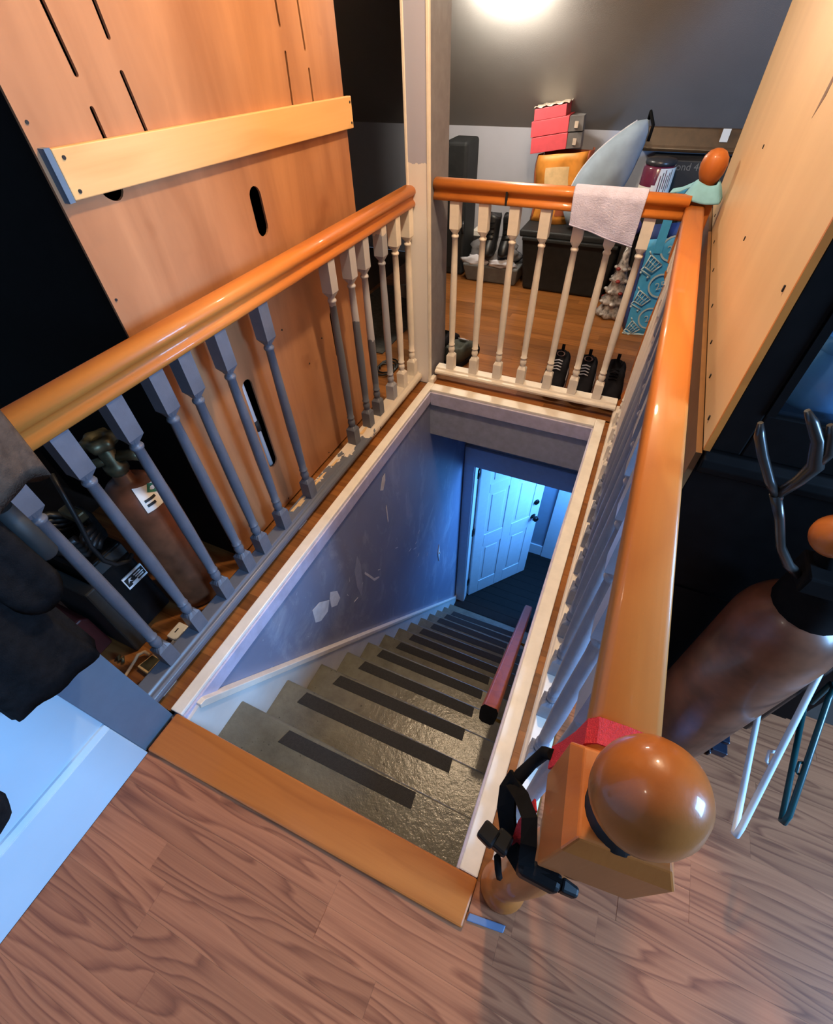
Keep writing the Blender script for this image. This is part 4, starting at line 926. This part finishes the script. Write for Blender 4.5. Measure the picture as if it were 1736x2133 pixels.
put('dark_tie', MB().tube([pillow(1.0, 0.5), tuple(Vector(pillow(1.0, 0.5)) + Vector((0.0, -0.02, 0.03))), tuple(Vector(pillow(0.97, 0.0)) + Vector((0.012, -0.03, 0.01))), tuple(Vector(pillow(0.9, 0.0)) + Vector((0.01, -0.02, -0.01)))], 0.009, 8), 'black_strap', pi_)
# shelf / beam at knee wall with jar and dark carton
bmz = thing('wall_shelf', 'glossy brown shelf board along the knee wall at right', 'shelf', (0.85, 3.52, 0.73))
put('board', MB().prism([(3.50, 0.735), (3.49, 0.75), (3.50, 0.765), (3.54, 0.84), (3.595, 0.84), (3.595, 0.735)], 0, 0.60, 1.3), 'beam_brown', bmz, bevel=0.004)
put('white_label', box((1.005, 3.505, 0.788), (1.045, 3.515, 0.845)), 'label_white', bmz)
dx = thing('dark_carton', 'dark carton with faint handwriting under the brown shelf', 'carton', (0.9, 3.45, 0))
put('box', box((0.69, 3.38, 0.0), (1.28, 3.585, 0.72)), 'dark_box', dx, bevel=0.006)
put('flap', MB().hexa([(0.80, 3.372, 0.55), (1.05, 3.372, 0.64), (1.05, 3.38, 0.64), (0.80, 3.38, 0.55)], [(0.80, 3.374, 0.556), (1.05, 3.374, 0.646), (1.05, 3.38, 0.646), (0.80, 3.38, 0.556)]), 'box_grey', dx)
put_text('handwriting', 'Pond 40', 0.05, 'ink_faint', dx, (0.885, 3.3785, 0.69), (1, 0, 0.02), (0, 0, 1))
bk = thing('dark_bin', 'black bin bag heap beside the dark carton under the shelf', 'bag', (0.95, 3.3, 0))
put('bag', lump((1.03, 3.25, 0.30), 0.16, 0.9, 0.62, 1.9, 6.3, 0.25), 'tote_black', bk)
jr = thing('plastic_jar', 'round jar of maroon powder with white drip-striped label', 'jar', (0.745, 3.28, 0.46))
put('body', MB().lathe([(0.075, 0.50), (0.082, 0.51), (0.082, 0.71), (0.07, 0.722)], (0.745, 3.24, 0), 28), 'jar_maroon', jr)
put('lid', MB().lathe([(0.075, 0.722), (0.08, 0.728), (0.078, 0.745), (0.03, 0.752)], (0.745, 3.24, 0), 28), 'jar_lid', jr)
def jarpt(a, z, r=0.0835): return (0.745 + r * math.cos(a), 3.24 + r * math.sin(a), z)
lw = put('label', MB().grid(lambda u, v_: jarpt(-1.75 + u * 1.75, 0.50 + v_ * (0.14 + 0.075 * (1 if u > 0.16 else 0))), 16, 4), 'label_white', jr)
put('label_band', MB().grid(lambda u, v_: jarpt(-3.0 + u * 1.3, 0.50 + v_ * 0.13), 12, 3), 'label_white', jr)
for k in range(6):
    a = -1.35 + k * 0.14; put('drip_bar', MB().grid(lambda u, v_: jarpt(a + u * 0.05, 0.60 + 0.012 * (k % 3) + v_ * 0.085, 0.0845), 2, 2), 'ink_black' if k % 2 else 'jar_maroon', lw)
cs = put('jar_crate', box((0.68, 3.16, 0.0), (0.86, 3.36, 0.498)), 'dark_box', bevel=0.006); tag(cs, 'dark upright box under the maroon jar beside the tote', 'box')
pv = put('violet_ball', MB().ball((0.70, 3.112, 0.448), 0.045, 18, 12), 'bag_dark_blue'); tag(pv, 'violet blue ball half hidden behind the hanging towel', 'ball')
pv.location = (0, 0, 0); pv.data.materials.clear(); plain('violet', (0.10, 0.09, 0.30), 0.5); pv.data.materials.append(MATS['violet'])
vb = put('grey_stool', MB().lathe([(0.035, 0.0), (0.035, 0.39), (0.038, 0.405)], (0.70, 3.112, 0), 16), 'dark_box'); tag(vb, 'slim dark drum under the violet ball beside the tote', 'drum')

# ceramic tree
ct = thing('ceramic_tree', 'white glazed ceramic Christmas tree figurine on the floor by the tote', 'figurine', (0.712, 2.98, 0))
TX, TY = 0.712, 2.965
prt = []
for k in range(6):
    z0 = 0.02 + k * 0.062; r0 = 0.082 - k * 0.0125
    prt += [(r0, z0), (r0 * 0.97, z0 + 0.014), (r0 * 0.62, z0 + 0.055)]
prt = [(0.065, 0.0), (0.075, 0.006)] + prt + [(0.012, 0.385), (0.001, 0.40)]
tm = MB().lathe(prt, (0, 0, 0), 30)
for i, p in enumerate(tm.v):
    a = math.atan2(p[1], p[0]); k = 1 + 0.16 * math.cos(7 * a + p[2] * 50); tm.v[i] = (TX + p[0] * k, TY + p[1] * k, p[2])
put('body', tm, 'ceramic_white', ct)
for k in range(5):
    for j in range(6):
        a = j * math.pi / 3 + k * 0.5; r0 = (0.082 - k * 0.0125) * 1.08; z0 = 0.03 + k * 0.062
        put('branch_tip', MB().ball((TX + r0 * math.cos(a), TY + r0 * math.sin(a), z0), 0.012, 8, 6, 1.2, 1.2, 0.8), 'ceramic_white' if (j + k) % 3 else 'ceramic_red', ct)
put('star', MB().ball((TX, TY, 0.40), 0.012, 8, 6, 1, 1, 1.5), 'ceramic_red', ct)

# blue shopping bag
sb = thing('shopping_bag', 'bright blue reusable shopping bag printed with carts and circles', 'bag', (0.93, 2.78, 0))
B0 = Vector((0.826, 2.745, 0.0)); BXD = Vector((0.98, 0.20, 0)).normalized(); BN = Vector((0.2, -0.98, 0)).normalized()
def bp(u, z, t=0.0):
    lean = Vector((-0.02, 0.02, 0)) * (z / 0.5); p = B0 + BXD * u + BN * t + lean; return (p.x, p.y, z)
BW, BH = 0.26, 0.49
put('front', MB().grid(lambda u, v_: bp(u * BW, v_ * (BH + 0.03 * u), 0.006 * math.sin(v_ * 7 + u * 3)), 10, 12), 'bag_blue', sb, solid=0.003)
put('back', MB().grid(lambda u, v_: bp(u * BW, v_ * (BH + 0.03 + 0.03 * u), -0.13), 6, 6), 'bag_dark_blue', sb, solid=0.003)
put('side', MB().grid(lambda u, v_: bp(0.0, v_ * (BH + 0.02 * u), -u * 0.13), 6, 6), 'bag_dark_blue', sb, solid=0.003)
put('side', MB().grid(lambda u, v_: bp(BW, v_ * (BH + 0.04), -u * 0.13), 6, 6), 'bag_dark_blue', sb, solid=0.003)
put('bottom_hem', MB().tube([bp(0, 0.004, 0.006), bp(BW, 0.004, 0.006)], 0.006, 6), 'print_white', sb)
put('handle', MB().ribbon([bp(0.055, BH - 0.06, 0.010), bp(0.055, BH, 0.012), bp(0.062, BH + 0.12, 0.008), bp(0.085, BH + 0.20, 0), bp(0.15, BH + 0.22, 0), bp(0.175, BH + 0.12, 0.006), bp(0.18, BH - 0.04, 0.010)], 0.042, 0.003, BXD), 'bag_blue', sb)
def circle_print(u, z, r, txt):
    fr = []
    for rr in (r, r - 0.009):
        fr.append([bp(u + rr * math.cos(2*math.pi*i/28), z + rr * math.sin(2*math.pi*i/28), 0.0115) for i in range(28)])
    mb = MB(); mb.loft(fr, False, True, False)
    put('print_circle', mb, 'print_white', sb)
    put_text('print_number', txt, r * 0.85, 'print_white', sb, bp(u, z, 0.0118), BXD * 0.93 + Vector((0, 0, 0.36)), Vector((0, 0, 1)))
circle_print(0.125, 0.455, 0.062, '25'); circle_print(0.118, 0.275, 0.062, '25'); circle_print(0.112, 0.10, 0.060, '25')
def cart_print(u, z, s_, a):
    ca, sa = math.cos(a), math.sin(a)
    def q(x, y_): return bp(u + s_ * (x * ca - y_ * sa), z + s_ * (x * sa + y_ * ca), 0.0115)
    mb = MB()
    def ln(p0, p1, r=0.0028): mb.tube([q(*p0), q(*p1)], r, 4)
    for l in (((-0.5, 0.5), (0.45, 0.4)), ((0.45, 0.4), (0.25, -0.2)), ((0.25, -0.2), (-0.35, -0.2)), ((-0.35, -0.2), (-0.5, 0.5)), ((-0.5, 0.5), (-0.72, 0.62)), ((-0.35, -0.2), (-0.4, -0.42)), ((-0.4, -0.42), (0.35, -0.42))): ln(*l, r=0.0036)
    for f in (0.25, 0.5, 0.75): ln((-0.5 + 0.95 * f, 0.5 - 0.1 * f), (-0.35 + 0.6 * f, -0.2), 0.002)
    ln((-0.43, 0.2), (0.36, 0.12), 0.002)
    mb.ball(q(-0.3, -0.55), 0.006, 8, 6).ball(q(0.25, -0.55), 0.006, 8, 6)
    put('print_cart', mb, 'print_white', sb)
cart_print(0.045, 0.365, 0.085, -0.5); cart_print(0.04, 0.19, 0.085, -0.45); cart_print(0.035, 0.03, 0.075, -0.6); cart_print(0.22, 0.36, 0.085, -0.5)

# grey tray with clothes, boots, papers
ty = thing('clothes_tray', 'low grey plastic bin heaped with grey clothes by the tote', 'bin', (-0.16, 3.33, 0))
put('bin', MB().hexa([(-0.33, 3.20, 0), (0.03, 3.20, 0), (0.03, 3.46, 0), (-0.33, 3.46, 0)], [(-0.36, 3.18, 0.115), (0.045, 3.18, 0.115), (0.045, 3.48, 0.115), (-0.36, 3.48, 0.115)]), 'tray_grey', ty, bevel=0.012)
cl = thing('grey_clothes', 'crumpled grey garments piled in the low bin', 'clothes', (-0.16, 3.33, 0.115))
put('heap', lump((-0.16, 3.32, 0.165), 0.19, 0.95, 0.6, 0.45, 2.2, 0.35, 28, 16), 'cloth_grey', cl)
put('white_fold', lump((-0.27, 3.22, 0.125), 0.07, 1.3, 0.5, 0.6, 7.7, 0.5), 'cloth_white', cl)
put('white_fold', lump((-0.08, 3.20, 0.135), 0.07, 1.5, 0.4, 0.35, 9.1, 0.5), 'cloth_white', cl)
def boot(name, label, cx, cy, z, rz, s_=1.0):
    t = thing(name, label, 'boot', (cx, cy, z), 'black boots on the clothes')
    rings = []
    for (hh, rx, ry, off) in ((0, 0.045, 0.10, 0.04), (0.02, 0.048, 0.105, 0.04), (0.06, 0.045, 0.085, 0.025), (0.10, 0.042, 0.055, 0.0), (0.15, 0.045, 0.05, -0.005), (0.20, 0.050, 0.055, -0.01), (0.215, 0.046, 0.05, -0.01)):
        rings.append([(cx + s_ * (rx * math.cos(a)), cy - s_ * off + s_ * ry * math.sin(a), z + s_ * hh + (0.008 * math.sin(3 * a) if hh > 0.19 else 0)) for a in [2*math.pi*i/20 for i in range(20)]])
    put('shaft', MB().loft(rings), 'boot_black', t)
    for k in range(4): put('lace', MB().tube([(cx - 0.025, cy - 0.055 - 0.006 * (3 - k), z + 0.09 + 0.03 * k), (cx + 0.025, cy - 0.055 - 0.006 * (3 - k), z + 0.095 + 0.03 * k)], 0.004, 6), 'black_strap', t)
boot('work_boot', 'left black lace-up boot standing on the grey clothes', -0.182, 3.28, 0.185, 0)
boot('work_boot', 'right black lace-up boot standing on the grey clothes', -0.075, 3.30, 0.185, 0)
wpp = put('white_papers', box((-0.40, 3.495, 0.20), (-0.25, 3.595, 0.235)), 'label_white', bevel=0.003); tag(wpp, 'flat white papers lying behind the grey clothes', 'papers')
wpb = put('paper_carton', box((-0.41, 3.49, 0.0), (-0.24, 3.598, 0.20)), 'dark_box', bevel=0.004); tag(wpb, 'dark carton under the white papers by knee wall', 'carton')
# tall black speaker
sp_ = thing('tower_speaker', 'tall black tower box standing beside the post against knee wall', 'speaker', (-0.5, 3.36, 0))
put('cabinet', box((-0.545, 3.26, 0.0), (-0.385, 3.50, 0.775)), 'tote_black', sp_, bevel=0.02, seg=3)
put('grille', box((-0.53, 3.254, 0.05), (-0.40, 3.26, 0.60)), 'black_inside', sp_)
put('handle', MB().tube([(-0.392, 3.258, 0.28), (-0.388, 3.245, 0.30), (-0.388, 3.245, 0.33), (-0.392, 3.258, 0.35)], 0.006, 8), 'jar_lid', sp_)

# shoes
def shoe(name, label, x, y, rz, L, mats, group, z=0.0, logo=None, cat='shoe'):
    t = thing(name, label, cat, (x, y, z), group)
    c, s_ = math.cos(rz), math.sin(rz)
    def T(px, py, pz): return (x + c * px - s_ * py, y + s_ * px + c * py, z + pz)
    # toe at -y
    def outline(f):
        k = [(0.0, 0.028), (0.06, 0.046), (0.25, 0.058), (0.5, 0.056), (0.75, 0.054), (0.92, 0.052), (1.0, 0.036)]
        for (a, wa), (b_, wb) in zip(k, k[1:]):
            if a <= f <= b_: return wa + (wb - wa) * (f - a) / (b_ - a)
    def topz(f):
        k = [(0.0, 0.04), (0.12, 0.06), (0.3, 0.078), (0.5, 0.105), (0.62, 0.12), (0.8, 0.105), (0.95, 0.125), (1.0, 0.11)]
        for (a, wa), (b_, wb) in zip(k, k[1:]):
            if a <= f <= b_: return wa + (wb - wa) * (f - a) / (b_ - a)
    rs, ru = [], []
    for i in range(15):
        f = i / 14; py = (f - 0.5) * L; hw = outline(f); tz = topz(f)
        rs.append([T(hw * 1.06 * a, py * 1.03, b_) for a, b_ in ((-1, 0.0), (1, 0.0), (1.04, 0.012), (1, 0.028), (-1, 0.028), (-1.04, 0.012))])
        open_ = 0.55 < f < 0.93
        ring = []
        for j in range(12):
            a = math.pi * j / 11; cx_, sz_ = math.cos(a), math.sin(a)
            zz_ = 0.026 + (tz - 0.026) * (sz_ ** 0.38)
            if open_ and abs(cx_) < 0.62: zz_ = 0.026 + (tz - 0.026) * 0.55
            ring.append(T(hw * cx_ * (0.98 if sz_ < 0.5 else 0.95), py, zz_))
        ru.append(ring)
    put('sole', MB().loft(rs, True, True, False), mats[1], t, bevel=0.002)
    put('upper', MB().loft(ru, True, True, True), mats[0], t)
    put('heel_tab', MB().ribbon([T(0, L * 0.47, 0.10), T(0, L * 0.49, 0.125), T(0, L * 0.48, 0.138), T(0, L * 0.465, 0.125)], 0.016, 0.004, (c, s_, 0)), mats[0], t)
    for k in range(4):
        yy_ = -0.12 * L + k * 0.055 * L
        put('lace', MB().tube([T(-0.02, yy_, topz(0.5 + yy_ / L) + 0.002), T(0, yy_ + 0.004, topz(0.5 + yy_ / L) + 0.006), T(0.02, yy_, topz(0.5 + yy_ / L) + 0.002)], 0.0032, 6), mats[2], t)
    if logo:
        put('logo', MB().loft([[T(0.0 + r0 * 1.9 * math.cos(a), 0.06 + 0.006 * math.sin(a), 0.128 + r0 * math.sin(a)) for a in [2*math.pi*i/16 for i in range(16)]] for r0 in (0.011, 0.008)], False, True, False), mats[3], t)
        put('side_triangle', MB().tube([T(0.054, -0.04, 0.045), T(0.054, 0.0, 0.055), T(0.051, 0.04, 0.065)], 0.003, 6), mats[2], t)
    return t
SM = ('shoe_black', 'shoe_sole', 'cloth_white', 'shoe_sole')
shoe('running_shoe', 'black running shoe with pink sole, left one under the back rail', 0.566, 2.065, 0.04, 0.29, SM, 'black shoes behind the back railing', logo=True)
shoe('running_shoe', 'black running shoe with oval heel logo, middle one behind back rail', 0.701, 2.062, 0.02, 0.29, SM, 'black shoes behind the back railing', logo=True)
shoe('running_shoe', 'plain black shoe beside the far newel, rightmost behind back rail', 0.836, 2.07, 0.0, 0.28, ('shoe_black', 'shoe_black', 'shoe_black', 'shoe_black'), 'black shoes behind the back railing')
SG = ('shoe_green', 'shoe_black', 'cloth_white', 'cloth_white')
shoe('sneaker', 'dark green sneaker with white tag behind first back baluster', 0.035, 2.13, 2.95, 0.25, SG, 'dark sneakers beside the post')
shoe('sneaker', 'dark sneaker half hidden beside the corner post foot', -0.095, 2.19, 3.05, 0.25, ('shoe_black', 'shoe_black', 'shoe_black', 'shoe_black'), 'dark sneakers beside the post')

# towel over the back rail, teal cloth on the far newel
tw = thing('hand_towel', 'pale lavender towel draped over the back handrail', 'towel', (0.63, 1.87, 0.8))
def towel(u, v_):
    x = 0.515 + u * 0.245 - 0.012 * (1 - u) * 0 
    path = [(1.925, 0.80), (1.922, 0.850), (1.905, 0.876), (1.883, 0.880), (1.860, 0.876), (1.847, 0.858), (1.844, 0.83), (1.842, 0.80), (1.842, 0.765), (1.842, 0.735)]
    s_ = v_ * (len(path) - 1); i = min(int(s_), len(path) - 2); f = s_ - i
    y_ = path[i][0] + (path[i+1][0] - path[i][0]) * f; z_ = path[i][1] + (path[i+1][1] - path[i][1]) * f
    hang = max(0.0, v_ - 0.5) * 2
    z_ -= hang * (-0.035 + 0.055 * u); x += hang * (0.012 * (1 - u) - 0.004)
    y_ -= 0.006 * hang * (1 + math.sin(u * 11 + 1)) + 0.003 * mnoise.noise(Vector((u * 6, v_ * 6, 1)))
    return (x, y_, z_)
put('cloth', MB().grid(towel, 26, 30), 'towel', tw, solid=0.004, subsurf=1)
put('hem', MB().tube([tuple(Vector(towel(u / 20, 1.0))) for u in range(21)], 0.003, 6), 'towel', tw)
tc_ = thing('teal_cloth', 'light teal cloth wrapped under the far newel ball', 'cloth', (FX, FY, 0.86))
def wrap(u, v_):
    a = -2.9 + u * 5.8; r = 0.047 + 0.010 * (1 - v_); sq_ = 1 / max(abs(math.cos(a)), abs(math.sin(a)))
    rr = 0.03 + (0.022 + 0.006 * sq_) * (1 - v_) ** 0.7
    return (FX + rr * sq_ ** 0.6 * math.cos(a), FY + rr * sq_ ** 0.6 * math.sin(a), 0.858 + 0.045 * v_ + 0.006 * math.sin(a * 2 + 1))
put('wrap', MB().grid(wrap, 36, 8), 'teal_cloth', tc_, solid=0.003)
put('tail', MB().ribbon([(FX - 0.035, FY + 0.02, 0.892), (FX - 0.07, FY + 0.03, 0.872), (FX - 0.10, FY + 0.035, 0.864)], 0.05, 0.003, (0, 1, 0)), 'teal_cloth', tc_)

# eaves lamp on the slope, out of the top of the picture
lp = thing('eaves_lamp', 'bright tube lamp on the sloping ceiling above the back railing', 'lamp', (-0.10, 2.92, 1.40))
put('tube', MB().tube([(-0.24, 2.90, 1.372), (-0.235, 2.90, 1.372), (-0.22, 2.90, 1.372), (0.0, 2.90, 1.372), (0.015, 2.90, 1.372), (0.02, 2.90, 1.372)], [0.012, 0.022, 0.028, 0.028, 0.022, 0.012], 14), 'lamp_glass', lp)
for xx in (-0.235, 0.015): put('end_bracket', MB().box((xx - 0.008, 2.895, 1.38), (xx + 0.008, 2.935, 1.45)), 'label_white', lp, bevel=0.003)
# dim floor things left of the post
rg = struct(put('trim_15', box((-0.86, 2.0, 0.0), (-0.40, 2.9, 0.006)), 'rug_grey'), 'flat grey mat on the floor beyond the plywood cabinet')
cb = put('black_cable', MB().tube([(-0.30 + 0.05 * math.cos(i * 0.5), 1.83 + 0.07 * math.sin(i * 0.5) + 0.002 * i, 0.008 + 0.002 * (i % 3)) for i in range(34)], 0.005, 6), 'rubber'); tag(cb, 'loop of black cable on floor between plywood cabinet and post', 'cable')
pq = put('paper_scrap', MB().hexa([(-0.66, 2.75, 0.0065), (-0.60, 2.73, 0.0065), (-0.58, 2.80, 0.0065), (-0.64, 2.83, 0.0065)], [(-0.66, 2.75, 0.08), (-0.60, 2.73, 0.09), (-0.58, 2.80, 0.07), (-0.64, 2.83, 0.06)]), 'paper'); tag(pq, 'scrap of brown paper in the dark gap left of the post', 'paper')

# dark curtain hanging behind the post, screens the left eaves from the lamp
cu_ = thing('dark_curtain', 'black curtain hanging from the slope behind the corner post', 'curtain', (-0.45, 2.85, 0.0))
def curtain(u, v_):
    y_ = 2.40 + u * 0.82; x_ = -0.33 - u * 0.21 + 0.018 * math.sin(u * 38)
    ztop = min(2.28, KZ + (KY - y_) * SL - 0.01)
    return (x_, y_, 0.02 + v_ * (ztop - 0.02))
put('drape', MB().grid(curtain, 60, 6), 'black_inside', cu_, solid=0.006)
